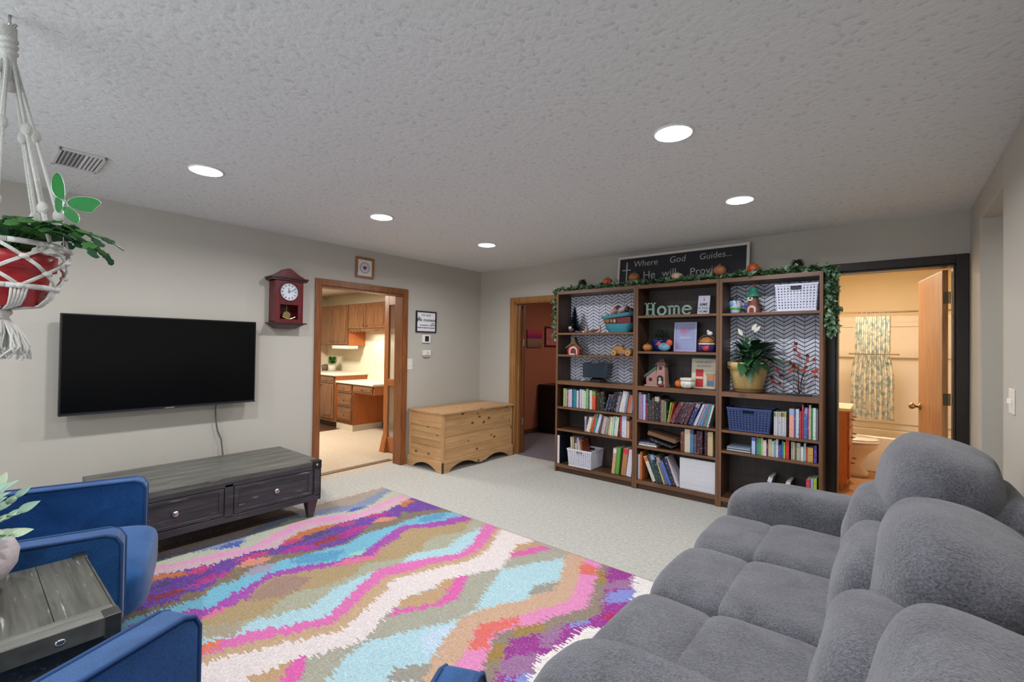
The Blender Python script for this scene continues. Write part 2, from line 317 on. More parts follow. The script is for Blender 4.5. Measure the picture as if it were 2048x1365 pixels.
RUG_BANDS=[
 ('7f8ca8',[(0.76,-3.83),(0.81,-3.56),(0.82,-3.32),(0.66,-3.02),(0.69,-2.82),(0.73,-2.68),(0.82,-2.43),(0.7,-2.1),(0.66,-1.97)]),
 ('b6b6a2',[(0.82,-3.85),(0.83,-3.72),(0.88,-3.58),(0.99,-3.42),(0.86,-3.31),(0.83,-3.11),(0.76,-2.96),(0.78,-2.82),(0.87,-2.72),(0.96,-2.45),(0.92,-2.29),(0.77,-2.04)]),
 ('e08fbe',[(0.89,-3.88),(0.97,-3.72),(0.98,-3.6),(1.02,-3.45),(1.06,-3.37),(0.99,-3.2),(0.91,-3.05),(0.86,-2.93),(0.91,-2.72),(1.06,-2.51),(0.96,-2.25),(0.93,-2.02)]),
 ('c9a8b0',[(0.94,-3.89),(0.99,-3.77),(1.05,-3.63),(1.09,-3.49),(1.12,-3.39),(1.09,-3.25),(1.02,-3.08),(0.94,-2.92),(1.07,-2.69),(1.12,-2.55),(1.05,-2.31),(0.97,-1.99)]),
 ('6a3c9c',[(1.02,-3.92),(1.07,-3.81),(1.11,-3.7),(1.14,-3.6),(1.15,-3.48),(1.14,-3.35),(1.21,-3.24),(1.13,-3.13),(1.06,-3.01),(1.06,-2.88),(1.12,-2.72),(1.14,-2.62),(1.17,-2.39),(1.11,-2.17),(1.06,-2.03)]),
 ('80705c',[(1.41,-4.05),(1.44,-3.96),(1.46,-3.86),(1.4,-3.82),(1.45,-3.74),(1.36,-3.62),(1.31,-3.56),(1.26,-3.49),(1.25,-3.33),(1.31,-3.28),(1.37,-3.2),(1.44,-3.06),(1.47,-2.92),(1.44,-2.8),(1.36,-2.65),(1.31,-2.55),(1.37,-2.35),(1.27,-2.27),(1.42,-2.09),(1.47,-2.0)]),
 ('68b2cc',[(1.48,-4.06),(1.52,-3.84),(1.51,-3.76),(1.46,-3.7),(1.46,-3.62),(1.46,-3.52),(1.43,-3.43),(1.4,-3.32),(1.45,-3.21),(1.46,-3.07),(1.5,-2.9),(1.44,-2.74),(1.46,-2.59),(1.48,-2.47),(1.45,-2.33),(1.48,-2.17),(1.56,-2.01),(1.6,-2.02)]),
 ('a23ca8',[(1.55,-4.08),(1.62,-3.85),(1.67,-3.79),(1.64,-3.7),(1.6,-3.62),(1.57,-3.5),(1.52,-3.44),(1.54,-3.36),(1.58,-3.26),(1.68,-3.1),(1.69,-3.02),(1.71,-2.92),(1.64,-2.77),(1.53,-2.47),(1.52,-2.44),(1.61,-2.31),(1.68,-2.15),(1.69,-2.03),(1.72,-2.03)]),
 ('ae9468',[(1.77,-3.85),(1.76,-3.79),(1.74,-3.7),(1.72,-3.63),(1.61,-3.49),(1.59,-3.42),(1.63,-3.33),(1.7,-3.2),(1.8,-3.02),(1.83,-2.9),(1.73,-2.78),(1.69,-2.58),(1.65,-2.56),(1.61,-2.43),(1.7,-2.33),(1.77,-2.21),(1.83,-2.02)]),
 ('a8a890',[(1.83,-3.87),(1.88,-3.79),(1.95,-3.66),(1.93,-3.6),(1.88,-3.51),(1.85,-3.41),(1.92,-3.28),(1.93,-3.12),(1.85,-2.98),(1.85,-2.98),(1.94,-2.81),(1.98,-2.63),(1.89,-2.52),(1.86,-2.4),(1.95,-2.21),(1.85,-2.02)]),
 ('a6cdd8',[(1.93,-3.9),(2.02,-3.79),(1.99,-3.75),(1.96,-3.69),(1.99,-3.63),(2.03,-3.51),(2.06,-3.44),(2.02,-3.36),(1.98,-3.25),(2.0,-3.11),(1.99,-3.17),(1.97,-3.09),(1.98,-2.99),(2.01,-2.83),(1.96,-2.7),(2.07,-2.48),(2.0,-2.3),(2.0,-2.17),(2.0,-2.03)]),
 ('dc62ae',[(1.97,-3.91),(2.02,-3.81),(2.04,-3.73),(2.12,-3.61),(2.18,-3.5),(2.21,-3.42),(2.16,-3.35),(2.1,-3.21),(2.03,-3.08),(1.97,-2.96),(1.97,-2.97),(2.01,-2.83),(2.11,-2.63),(2.2,-2.49),(2.16,-2.34),(2.03,-2.1),(1.99,-2.02)]),
 ('c4a27c',[(2.06,-3.94),(2.09,-3.87),(2.12,-3.77),(2.19,-3.64),(2.25,-3.51),(2.28,-3.43),(2.25,-3.36),(2.2,-3.23),(2.12,-3.08),(2.08,-2.97),(2.09,-2.96),(2.15,-2.81),(2.16,-2.72),(2.26,-2.52),(2.26,-2.38),(2.21,-2.23),(2.13,-2.08),(2.11,-2.03)]),
 ('dfd2d0',[(2.13,-3.96),(2.14,-3.89),(2.2,-3.78),(2.26,-3.65),(2.32,-3.54),(2.37,-3.44),(2.34,-3.38),(2.29,-3.24),(2.22,-3.07),(2.17,-3.03),(2.15,-2.96),(2.21,-2.78),(2.32,-2.53),(2.32,-2.41),(2.27,-2.25),(2.18,-2.08),(2.15,-2.03)]),
 ('a6a492',[(2.39,-3.87),(2.41,-3.71),(2.43,-3.63),(2.45,-3.59),(2.5,-3.47),(2.51,-3.4),(2.43,-3.24),(2.4,-3.12),(2.36,-3.08),(2.4,-2.88),(2.38,-2.79),(2.45,-2.65),(2.48,-2.57),(2.55,-2.46),(2.49,-2.33),(2.42,-2.17),(2.44,-2.04),(2.46,-2.0)]),
 ('a8ced8',[(2.65,-3.68),(2.58,-3.58),(2.54,-3.46),(2.53,-3.4),(2.65,-3.17),(2.73,-3.0),(2.72,-2.94),(2.73,-2.88),(2.67,-2.77),(2.59,-2.53),(2.56,-2.47),(2.64,-2.27),(2.76,-2.08)]),
 ('caa384',[(2.93,-3.41),(2.87,-3.33),(2.84,-3.25),(2.75,-3.04),(2.73,-2.98),(2.75,-2.88),(2.8,-2.75),(2.88,-2.65),(2.88,-2.59),(2.94,-2.46),(2.9,-2.35),(2.84,-2.21),(2.77,-2.08),(2.75,-2.03)]),
 ('e080b8',[(3.01,-3.34),(2.97,-3.25),(2.93,-3.13),(2.84,-2.98),(2.89,-2.86),(2.94,-2.78),(3.01,-2.63),(3.07,-2.49),(3.02,-2.36),(2.96,-2.21),(2.88,-2.04)]),
 ('8f8070',[(3.06,-3.15),(3.02,-3.1),(2.99,-3.03),(2.95,-2.97),(2.99,-2.86),(3.07,-2.74),(3.07,-2.71),(3.13,-2.58),(3.18,-2.49),(3.11,-2.31),(3.05,-2.17),(3.0,-2.04)]),
 ('9a2a90',[(3.12,-3.12),(3.09,-3.08),(3.03,-2.95),(3.12,-2.8),(3.17,-2.67),(3.23,-2.58),(3.26,-2.49),(3.16,-2.26),(3.05,-2.02),(3.05,-2.01)]),
 ('e4ddd8',[(3.27,-3.12),(3.2,-2.98),(3.22,-2.91),(3.26,-2.64),(3.36,-2.54),(3.36,-2.35),(3.31,-2.21),(3.22,-2.03)]),
]
RUG_BLOBS=[
 ('b43a50',[(0.55,-2.56),(0.56,-2.35),(0.6,-2.42)]),
 ('4a5cb0',[(0.93,-3.53),(0.88,-3.42),(0.92,-3.33),(0.98,-3.4)]),
 ('4a5cb0',[(0.96,-2.58),(0.9,-2.47),(0.96,-2.37),(0.98,-2.5)]),
 ('c06c34',[(1.11,-3.95),(1.03,-3.92),(1.08,-3.81),(1.12,-3.74),(1.18,-3.76),(1.13,-3.86)]),
 ('c03078',[(1.18,-3.76),(1.12,-3.7),(1.16,-3.6),(1.23,-3.68)]),
 ('c06c34',[(1.14,-3.18),(1.06,-3.01),(1.06,-2.87),(1.12,-2.72),(1.15,-2.85),(1.15,-3.0),(1.17,-3.1)]),
 ('c03078',[(1.19,-3.22),(1.14,-3.14),(1.19,-3.02),(1.23,-3.16)]),
 ('c03078',[(1.12,-2.77),(1.16,-2.63),(1.23,-2.65),(1.19,-2.76)]),
 ('c03078',[(1.2,-3.52),(1.17,-3.4),(1.2,-3.29),(1.25,-3.33),(1.24,-3.45)]),
 ('b01e88',[(1.34,-3.8),(1.28,-3.69),(1.31,-3.55),(1.35,-3.59),(1.38,-3.69),(1.36,-3.76)]),
 ('b01e88',[(1.31,-3.28),(1.27,-3.15),(1.36,-3.02),(1.41,-3.08),(1.36,-3.19)]),
 ('b01e88',[(1.32,-2.88),(1.27,-2.72),(1.32,-2.58),(1.37,-2.69),(1.4,-2.86)]),
 ('9a3040',[(1.3,-4.01),(1.32,-3.91),(1.34,-3.8),(1.39,-3.83),(1.36,-3.94)]),
 ('9a3040',[(1.32,-3.05),(1.29,-2.9),(1.35,-2.81),(1.38,-2.91),(1.38,-3.05)]),
 ('4c4a74',[(1.2,-3.96),(1.17,-3.87),(1.23,-3.83),(1.23,-3.88)]),
 ('4c4a74',[(1.24,-3.18),(1.19,-3.03),(1.14,-2.9),(1.22,-2.82),(1.23,-2.99)]),
 ('b01e88',[(1.17,-2.57),(1.14,-2.45),(1.21,-2.36),(1.23,-2.28),(1.24,-2.45)]),
 ('6a3c9c',[(1.21,-2.18),(1.15,-2.02),(1.37,-1.98),(1.38,-2.12),(1.34,-2.25)]),
 ('c06c34',[(1.11,-2.17),(1.06,-2.03),(1.14,-2.01),(1.2,-2.19)]),
 ('d8846c',[(1.31,-3.54),(1.23,-3.44),(1.31,-3.31),(1.36,-3.38),(1.33,-3.48)]),
 ('d8846c',[(1.3,-2.56),(1.25,-2.45),(1.35,-2.35),(1.37,-2.46)]),
 ('9c94a8',[(1.44,-3.55),(1.36,-3.43),(1.43,-3.32),(1.48,-3.42),(1.47,-3.49)]),
 ('4d98c0',[(1.49,-3.29),(1.44,-3.19),(1.57,-2.94),(1.66,-3.07),(1.6,-3.2)]),
 ('4d98c0',[(1.53,-2.31),(1.49,-2.19),(1.57,-2.02),(1.64,-2.12),(1.6,-2.28)]),
 ('8fc8bc',[(1.68,-3.01),(1.65,-2.93),(1.66,-2.84),(1.72,-2.92)]),
 ('d86a90',[(1.77,-3.85),(1.73,-3.83),(1.71,-3.77),(1.74,-3.7),(1.76,-3.79)]),
 ('d86a90',[(1.72,-3.14),(1.7,-3.02),(1.78,-2.87),(1.71,-2.77),(1.76,-2.8),(1.83,-2.9),(1.8,-3.02)]),
 ('a08070',[(1.73,-3.64),(1.61,-3.44),(1.66,-3.34),(1.76,-3.28),(1.84,-3.4),(1.85,-3.5)]),
 ('a89a80',[(1.89,-3.89),(1.85,-3.84),(1.87,-3.77),(1.93,-3.72),(2.02,-3.79),(1.97,-3.86)]),
 ('e07050',[(2.05,-3.94),(1.97,-3.91),(2.01,-3.83),(2.06,-3.87)]),
 ('c09a70',[(2.4,-3.12),(2.36,-3.08),(2.42,-2.89),(2.37,-2.79),(2.41,-2.72),(2.45,-2.77),(2.49,-2.89),(2.53,-2.98),(2.41,-3.15)]),
 ('dc50a8',[(2.45,-3.23),(2.42,-3.16),(2.53,-2.98),(2.51,-2.91),(2.41,-2.71),(2.45,-2.65),(2.58,-2.87),(2.57,-2.98),(2.51,-3.08)]),
 ('c09a70',[(2.45,-2.24),(2.4,-2.13),(2.44,-2.04),(2.46,-2.0),(2.54,-2.01),(2.49,-2.15)]),
 ('dc50a8',[(2.48,-2.31),(2.45,-2.24),(2.49,-2.15),(2.54,-2.01),(2.62,-2.02),(2.54,-2.22)]),
 ('c09a70',[(2.4,-3.9),(2.37,-3.85),(2.38,-3.79),(2.4,-3.69),(2.52,-3.8)]),
 ('dc50a8',[(2.51,-3.81),(2.4,-3.69),(2.43,-3.63),(2.55,-3.73)]),
 ('9a9588',[(2.82,-3.5),(2.78,-3.43),(2.87,-3.3),(2.93,-3.4)]),
 ('9a9588',[(2.87,-2.6),(2.83,-2.48),(2.9,-2.35),(2.94,-2.46)]),
 ('e0645a',[(2.94,-3.14),(2.84,-2.97),(2.94,-2.78),(2.98,-2.83),(2.94,-2.97),(2.99,-3.07)]),
 ('e0645a',[(2.94,-2.19),(2.88,-2.04),(2.99,-2.05),(3.03,-2.14)]),
 ('a0803c',[(3.06,-3.15),(3.0,-3.06),(3.03,-2.98),(3.09,-3.09)]),
 ('a0803c',[(3.02,-2.94),(2.99,-2.86),(3.07,-2.74),(3.11,-2.79)]),
 ('a0803c',[(3.08,-2.22),(3.01,-2.06),(3.08,-2.08),(3.12,-2.18)]),
 ('9b6a98',[(3.11,-3.12),(3.1,-3.06),(3.19,-2.94),(3.25,-3.06),(3.17,-3.17)]),
 ('9b6a98',[(3.17,-2.92),(3.11,-2.82),(3.17,-2.68),(3.21,-2.87)]),
 ('9b6a98',[(3.16,-2.26),(3.12,-2.18),(3.22,-2.03),(3.27,-2.12)]),
 ('7f88d0',[(3.23,-2.39),(3.18,-2.29),(3.27,-2.12),(3.33,-2.24)]),
 ('7f88d0',[(3.19,-2.71),(3.18,-2.66),(3.24,-2.56),(3.25,-2.61)]),
 ('7f88d0',[(3.19,-3.19),(3.24,-3.06),(3.27,-3.12)]),
 ('b4145a',[(3.3,-2.52),(3.28,-2.47),(3.37,-2.34),(3.39,-2.5)]),
 ('b9cfe4',[(2.71,-3.22),(2.71,-3.15),(2.74,-3.03),(2.81,-3.19),(2.83,-3.3)]),
]
# ================================================================ STRUCTURE
def wallpaint(c, name, bs=120, st=.25, mott=.03):
    def f(m, nt, b):
        v = coords(nt); n = N(nt, 'ShaderNodeTexNoise', Scale=float(bs), Detail=4.0, Roughness=.6); L(nt, v, n.inputs['Vector'])
        n2 = N(nt, 'ShaderNodeTexNoise', Scale=1.3, Detail=3.0); L(nt, v, n2.inputs['Vector'])
        h = hx(c); L(nt, ramp(nt, n2.outputs['Fac'], [(.3, tuple(x*(1-mott) for x in h[:3])+(1,)), (.7, h)]), b.inputs['Base Color'])
        b.inputs['Roughness'].default_value = .7; b.inputs['Specular IOR Level'].default_value = .3; bump(nt, b, n.outputs['Fac'], st, .004)
    return nmat(name, f)
def ceilmat():
    def f(m, nt, b):
        v = coords(nt); n = N(nt, 'ShaderNodeTexNoise', Scale=36.0, Detail=3.0, Roughness=.5, Distortion=.3); L(nt, v, n.inputs['Vector'])
        r = ramp(nt, n.outputs['Fac'], [(.44, (0, 0, 0, 1)), (.6, (1, 1, 1, 1))])
        b.inputs['Roughness'].default_value = .85; bump(nt, b, r, .22, .005)
        L(nt, ramp(nt, n.outputs['Fac'], [(.33, hx('c6c8c7')), (.42, hx('dadcdb'))]), b.inputs['Base Color'])
    return nmat('ceiling_knockdown', f)
def carpet(c1, c2, name):
    def f(m, nt, b):
        v = coords(nt); n = N(nt, 'ShaderNodeTexNoise', Scale=38.0, Detail=5.0, Roughness=.75); L(nt, v, n.inputs['Vector'])
        n2 = N(nt, 'ShaderNodeTexNoise', Scale=170.0, Detail=2.0); L(nt, v, n2.inputs['Vector'])
        mx = N(nt, 'ShaderNodeMix', data_type='FLOAT'); mx.inputs[0].default_value = .45; L(nt, n.outputs['Fac'], mx.inputs[2]); L(nt, n2.outputs['Fac'], mx.inputs[3])
        L(nt, ramp(nt, mx.outputs[0], [(.38, hx(c1)), (.6, hx(c2))]), b.inputs['Base Color'])
        b.inputs['Roughness'].default_value = .95; b.inputs['Specular IOR Level'].default_value = .1; b.inputs['Sheen Weight'].default_value = .1
        bump(nt, b, mx.outputs[0], .8, .01)
    return nmat(name, f)
GREIGE = wallpaint('b7b2a8', 'greige_wall_paint')
CARPET = carpet('9b9992', 'bebcb6', 'beige_carpet')
SPLIT = 2.44
s = G().box(-.13, 0, -6.1, -2.33, 0, SPLIT).box(-.13, 0, -2.33, -1.32, 2.0, SPLIT).box(-.13, 0, -1.32, .12, 0, SPLIT)
struct(s.out('wall_left', GREIGE))
s = G().box(0, .62, 0, .12, 0, SPLIT).box(.62, 1.38, 0, .12, 1.985, SPLIT).box(1.38, 4.07, 0, .12, 0, SPLIT).box(4.07, 4.79, 0, .12, 2.06, SPLIT).box(4.79, 4.98, 0, .12, 0, SPLIT)
struct(s.out('wall_far', GREIGE))
s = G().box(4.864, 4.98, -6.1, -1.25, 0, SPLIT).box(4.864, 4.98, -1.25, -.47, 2.27, SPLIT).box(4.864, 4.98, -.47, 0, 0, SPLIT)
struct(s.out('wall_right', GREIGE, bevel=.012))
s = G().box(-.13, 1.0, -6.22, -6.1, 0, SPLIT).box(4.0, 4.98, -6.22, -6.1, 0, SPLIT).box(1.0, 4.0, -6.22, -6.1, 0, .8).box(1.0, 4.0, -6.22, -6.1, 2.1, SPLIT)
struct(s.out('wall_rear', GREIGE))
s = G(); s.box(1.0, 4.0, -6.14, -6.09, .76, .8); s.box(1.0, 4.0, -6.14, -6.09, 2.1, 2.14)
for x in (1.0, 1.98, 2.98, 3.96): s.box(x, x+.04, -6.14, -6.1, .8, 2.1)
struct(s.out('window_1', plain('e8e6e0', .4)))
struct(G().box(-.13, 4.98, -6.22, .12, 2.44, 2.5).out('ceiling', ceilmat()))
struct(G().box(-.13, 4.98, -6.22, 0.03, -.06, 0).out('floor', CARPET))
# recess / hallway on the right
s = G().box(4.98, 6.6, -.47, -.35, 0, SPLIT).box(6.5, 6.6, -1.4, -.47, 0, SPLIT).box(4.98, 6.6, -1.4, -1.25, 0, SPLIT)
struct(s.out('wall_hall', GREIGE)); struct(G().box(4.98, 6.6, -1.4, -.35, 2.27, 2.33).out('ceiling_hall', GREIGE)); struct(G().box(4.98, 6.6, -1.4, -.35, -.06, 0).out('floor_hall', CARPET))
# kitchen opening casing
OAK = wood('6a3a1e', '935a30', 2, .35); OAKX = wood('6a3a1e', '935a30', 0, .35); OAKY = wood('6a3a1e', '935a30', 1, .35)
DOAK = wood('4a2413', '6c3b22', 2, .3)
s = G().box(0, .018, -2.395, -2.33, 0, 2.065).box(0, .018, -1.32, -1.258, 0, 2.065).box(0, .018, -2.33, -1.32, 2.0, 2.065)
s.box(-.148, -.13, -2.395, -2.33, 0, 2.065).box(-.148, -.13, -1.32, -1.258, 0, 2.065).box(-.148, -.13, -2.33, -1.32, 2.0, 2.065)
s.box(-.14, .005, -2.335, -2.318, 0, 2.0).box(-.14, .005, -1.332, -1.315, 0, 2.0).box(-.14, .005, -2.33, -1.32, 1.985, 2.0)
struct(s.out('trim_1', OAK, bevel=.004))
LOAK = wood('83562c', 'ad7c48', 2, .35)
s = G().box(.55, .62, -.018, 0, 0, 2.045).box(.62, 1.38, -.018, 0, 1.985, 2.045).box(1.38, 1.45, -.018, 0, 0, 2.045)
s.box(.62, .64, -.01, .13, 0, 1.985).box(1.36, 1.38, -.01, .13, 0, 1.985).box(.62, 1.38, -.01, .13, 1.967, 1.985).box(.64, .652, .05, .085, 0, 1.967)
struct(s.out('trim_2', LOAK, bevel=.004))
DARK = wood('1a1310', '2b201a', 2, .35)
s = G().box(4.0, 4.07, -.018, 0, 0, 2.126).box(4.07, 4.79, -.018, 0, 2.06, 2.126).box(4.79, 4.858, -.018, 0, 0, 2.126)
s.box(4.07, 4.085, -.01, .13, 0, 2.06).box(4.775, 4.79, -.01, .13, 0, 2.06).box(4.07, 4.79, -.01, .13, 2.045, 2.06)
struct(s.out('trim_3', DARK, bevel=.004))
struct(G().box(-.33, -.25, -2.33, -1.25, 0, .008).out('trim_4', wood('5a4634', '7d6650', 1, .5)))
# recessed downlights
LENS = emit('f6f8ff', 28, 'downlight_lens'); RINGM = plain('e9e9ea', .4)
names = {(0, 0): 'white recessed ceiling light nearest the television and the air vent', (0, 1): 'white recessed ceiling light above the framed emblem, middle of the left row',
         (0, 2): 'small white recessed ceiling light farthest off, near the room corner', (1, 1): 'large bright white recessed ceiling light, nearest fully visible on the right',
         (1, 2): 'white recessed ceiling light in front of the chalkboard and right bookcase', (1, 0): 'white recessed ceiling light cut by the top edge of the photo'}
def downlight(x, y, lab, grp='recessed ceiling lights'):
    t = thing('recessed_light', lab, 'ceiling light', (x, y, 2.44), group=grp)
    G().lathe([(.084, -.008), (.09, -.006), (.094, 0), (.084, 0), (.084, -.008)], n=32).out('trim_ring', RINGM, t, smooth=True)
    G().lathe([(.001, -.014), (.05, -.012), (.084, -.005), (.084, .0)], n=32).out('lens', LENS, t, smooth=True)
for i, lx in enumerate(LX):
    for j, ly in enumerate(LY): downlight(lx, ly, names[(i, j)])
for lx in LX: downlight(lx, -4.97, 'white recessed ceiling light behind the camera' + (' on the left' if lx < 2 else ' on the right'))
# ceiling air vent
t = thing('air_vent', 'white louvred air vent in the ceiling above the hanging plant', 'air vent', (.84, -4.228, 2.44))
W_ = plain('c9c7c4', .45)
G().box(-.17, .17, -.1, -.082, -.012, 0).box(-.17, .17, .082, .1, -.012, 0).box(-.17, -.15, -.1, .1, -.012, 0).box(.15, .17, -.1, .1, -.012, 0).out('frame', W_, t, bevel=.004)
G().box(-.15, .15, -.082, .082, -.003, 0).out('duct_backing', plain('77777a', .8), t)
for k in range(9):
    y = -.07+k*.0175; G().box(-.15, .15, -.006, .006, -.001, .001, mat=Matrix.Translation((0, y, -.007)) @ Matrix.Rotation(.7 if k < 5 else -.7, 4, 'X')).out('louver', W_, t)
# ---------------------------------------------------------------- kitchen shell
KP = wallpaint('e0d6bc', 'kitchen_wall_paint'); KC = plain('ddd2c0', .8, name='kitchen_ceiling_paint')
struct(G().box(-4.3, -.13, 0, .12, 0, 2.4).out('wall_kitchen_far', KP)); struct(G().box(-4.3, -4.14, -4.2, 0, 0, 2.4).out('wall_kitchen_left', KP))
struct(G().box(-4.3, -.13, -4.3, -4.2, 0, 2.4).out('wall_kitchen_rear', KP)); struct(G().box(-4.3, -.13, -4.3, .12, 2.335, 2.4).out('ceiling_kitchen', KC))
struct(G().box(-4.3, -.13, -4.3, .12, -.06, 0).out('floor_kitchen', carpet('a08f7c', 'cdbba4', 'tan_carpet')))
struct(G().box(-4.14, -2.62, -1.5, 0, 0, .004).out('floor_kitchen_wood', wood('3a2418', '5c3a26', 0, .35)))
struct(G().box(-2.3, -.8, -.02, 0, 0, .1).out('baseboard_kitchen', wood('2c1a10', '45291a', 0)))
# ---------------------------------------------------------------- side room shell
TC = wallpaint('a26248', 'terracotta_wall_paint')
struct(G().box(-.13, -.1, .12, 3.3, 0, 2.44).out('wall_side_room_left', TC)); struct(G().box(-.13, 3.3, 3.2, 3.3, 0, 2.44).out('wall_side_room_far', TC))
struct(G().box(3.2, 3.3, .12, 3.2, 0, 2.44).out('wall_side_room_right', TC)); struct(G().box(-.13, 3.3, .12, 3.3, 2.44, 2.5).out('ceiling_side_room', KC))
struct(G().box(-.13, 3.3, .03, 3.3, -.06, 0).out('floor_side_room', carpet('4c4248', '7d7078', 'mauve_carpet')))
struct(G().box(-.1, -.085, .13, 3.2, 0, .075).out('baseboard_side_room', wood('4a2c1c', '5f3a26', 1)))
# ---------------------------------------------------------------- bathroom shell
BP = wallpaint('d9c8a6', 'bathroom_wall_paint', mott=.02)
struct(G().box(3.4, 3.5, .12, 3.0, 0, 2.44).out('wall_bath_left', BP)); struct(G().box(3.4, 5.3, 2.9, 3.0, 0, 2.44).out('wall_bath_far', BP))
struct(G().box(5.15, 5.3, .12, 2.9, 0, 2.44).out('wall_bath_right', BP)); struct(G().box(3.4, 5.3, .12, 3.0, 2.4, 2.5).out('ceiling_bath', plain('e6c9a0', .8)))
struct(G().box(3.4, 5.3, .03, 3.0, -.06, 0).out('floor_bath', plain('b98658', .35, var=.08, bs=24)))
# far wall faces inside the other rooms share wall_far, give them their own skins
struct(G().box(3.5, 4.07, .12, .128, 0, 2.4).box(4.79, 5.15, .12, .128, 0, 2.4).out('wall_bath_near', BP))
# ---------------------------------------------------------------- bathroom door, swung into the bathroom
hx0, hy0 = 4.757, .112
ang = math.atan2(4.648-hx0, .79-hy0)
t = thing('door_1', '', '', (hx0, hy0, 0), -ang); struct(t)
SLAB = wood('9a6238', 'c08a54', 2, .4)
G().box(-.035, 0, 0, .69, .012, 2.03).out('slab', SLAB, t, bevel=.003)
BR = plain('a98f5e', .3, 1, name='aged_brass')
o = G().lathe([(.032, 0), (.032, .006), (.012, .012), (.012, .04)], n=16); o.v = [(-.035-z, .63+x, .93+y) for x, y, z in o.v]
o.ball((-.035-.055, .63, .93), (.024, .028, .028), k=4)
o.cyl((-.035-.05, .63, .93), (-.035-.055, .55, .93), .008, .006)
part(o.out('handle', BR, t, smooth=True), 'brass door lever')
for z in (.25, 1.05, 1.82):
    part(G().cyl((.006, -.004, z-.045), (.006, -.004, z+.045), .007, n=10).box(-.03, .003, -.003, .0, z-.045, z+.045).out('hinge', plain('8d7b5c', .35, 1), t), 'brass hinge')
# side-room door, swung fully open behind the wall (its hinge edge shows)
t = thing('door_2', '', '', (.664, .137, 0), 0); struct(t)
G().box(-.66, .0, .0, .036, .012, 1.96).out('slab', wood('5a2f1a', '7c4a2a', 2), t, bevel=.003)
for z in (.42, 1.46): part(G().cyl((.002, -.006, z-.045), (.002, -.006, z+.045), .007, n=10).box(-.012, .018, -.002, .0, z-.045, z+.045).out('hinge', plain('b5ac98', .35, 1), t), 'steel hinge')
# kitchen glazed door standing open behind the casing
t = thing('door_3', '', '', (-.14, -1.04, 0), 0); struct(t)
K1 = wood('8a4a20', 'b26c34', 2, .35)
G().box(-.62, -.53, 0, .036, .01, 2.06).box(-.09, 0, 0, .036, .01, 2.06).box(-.53, -.09, 0, .036, .01, .2).box(-.53, -.09, 0, .036, .87, .96).box(-.53, -.09, 0, .036, 1.93, 2.06).out('frame', K1, t, bevel=.004)
for z0, z1 in ((.2, .87), (.96, 1.93)):
    gl = G().box(-.53, -.09, .012, .02, z0, z1).out('pane', plain('8c7c6a', .06, alpha=.45, spec=.8, name='door_glass'), t)
G().prism([(.0, 0), (-.05, 0), (0, .22)], -.63, -.53, 'x').out('foot_moulding', K1, t)
# light switch plates, wall
def switch(loc, rz, lab, wd=.075, ht=.118, tog=1):
    t = thing('light_switch', lab, 'switch', loc, rz); G().box(-wd/2, wd/2, -.006, 0, -ht/2, ht/2).out('plate', plain('dcd7cc', .4), t, bevel=.003)
    for k in range(tog):
        x = (k-(tog-1)/2)*.045; G().box(x-.006, x+.006, -.016, -.006, -.012, .012).out('toggle', plain('eceae4', .35), t, bevel=.002)
switch((.0, -1.212, 1.18), PI/2, 'white light switch plate between the kitchen opening and the controls', .08, .13)
switch((4.864, -1.5, 1.18), -PI/2, 'white light switch plate on the right wall above the sofa', .12, .118, 2)
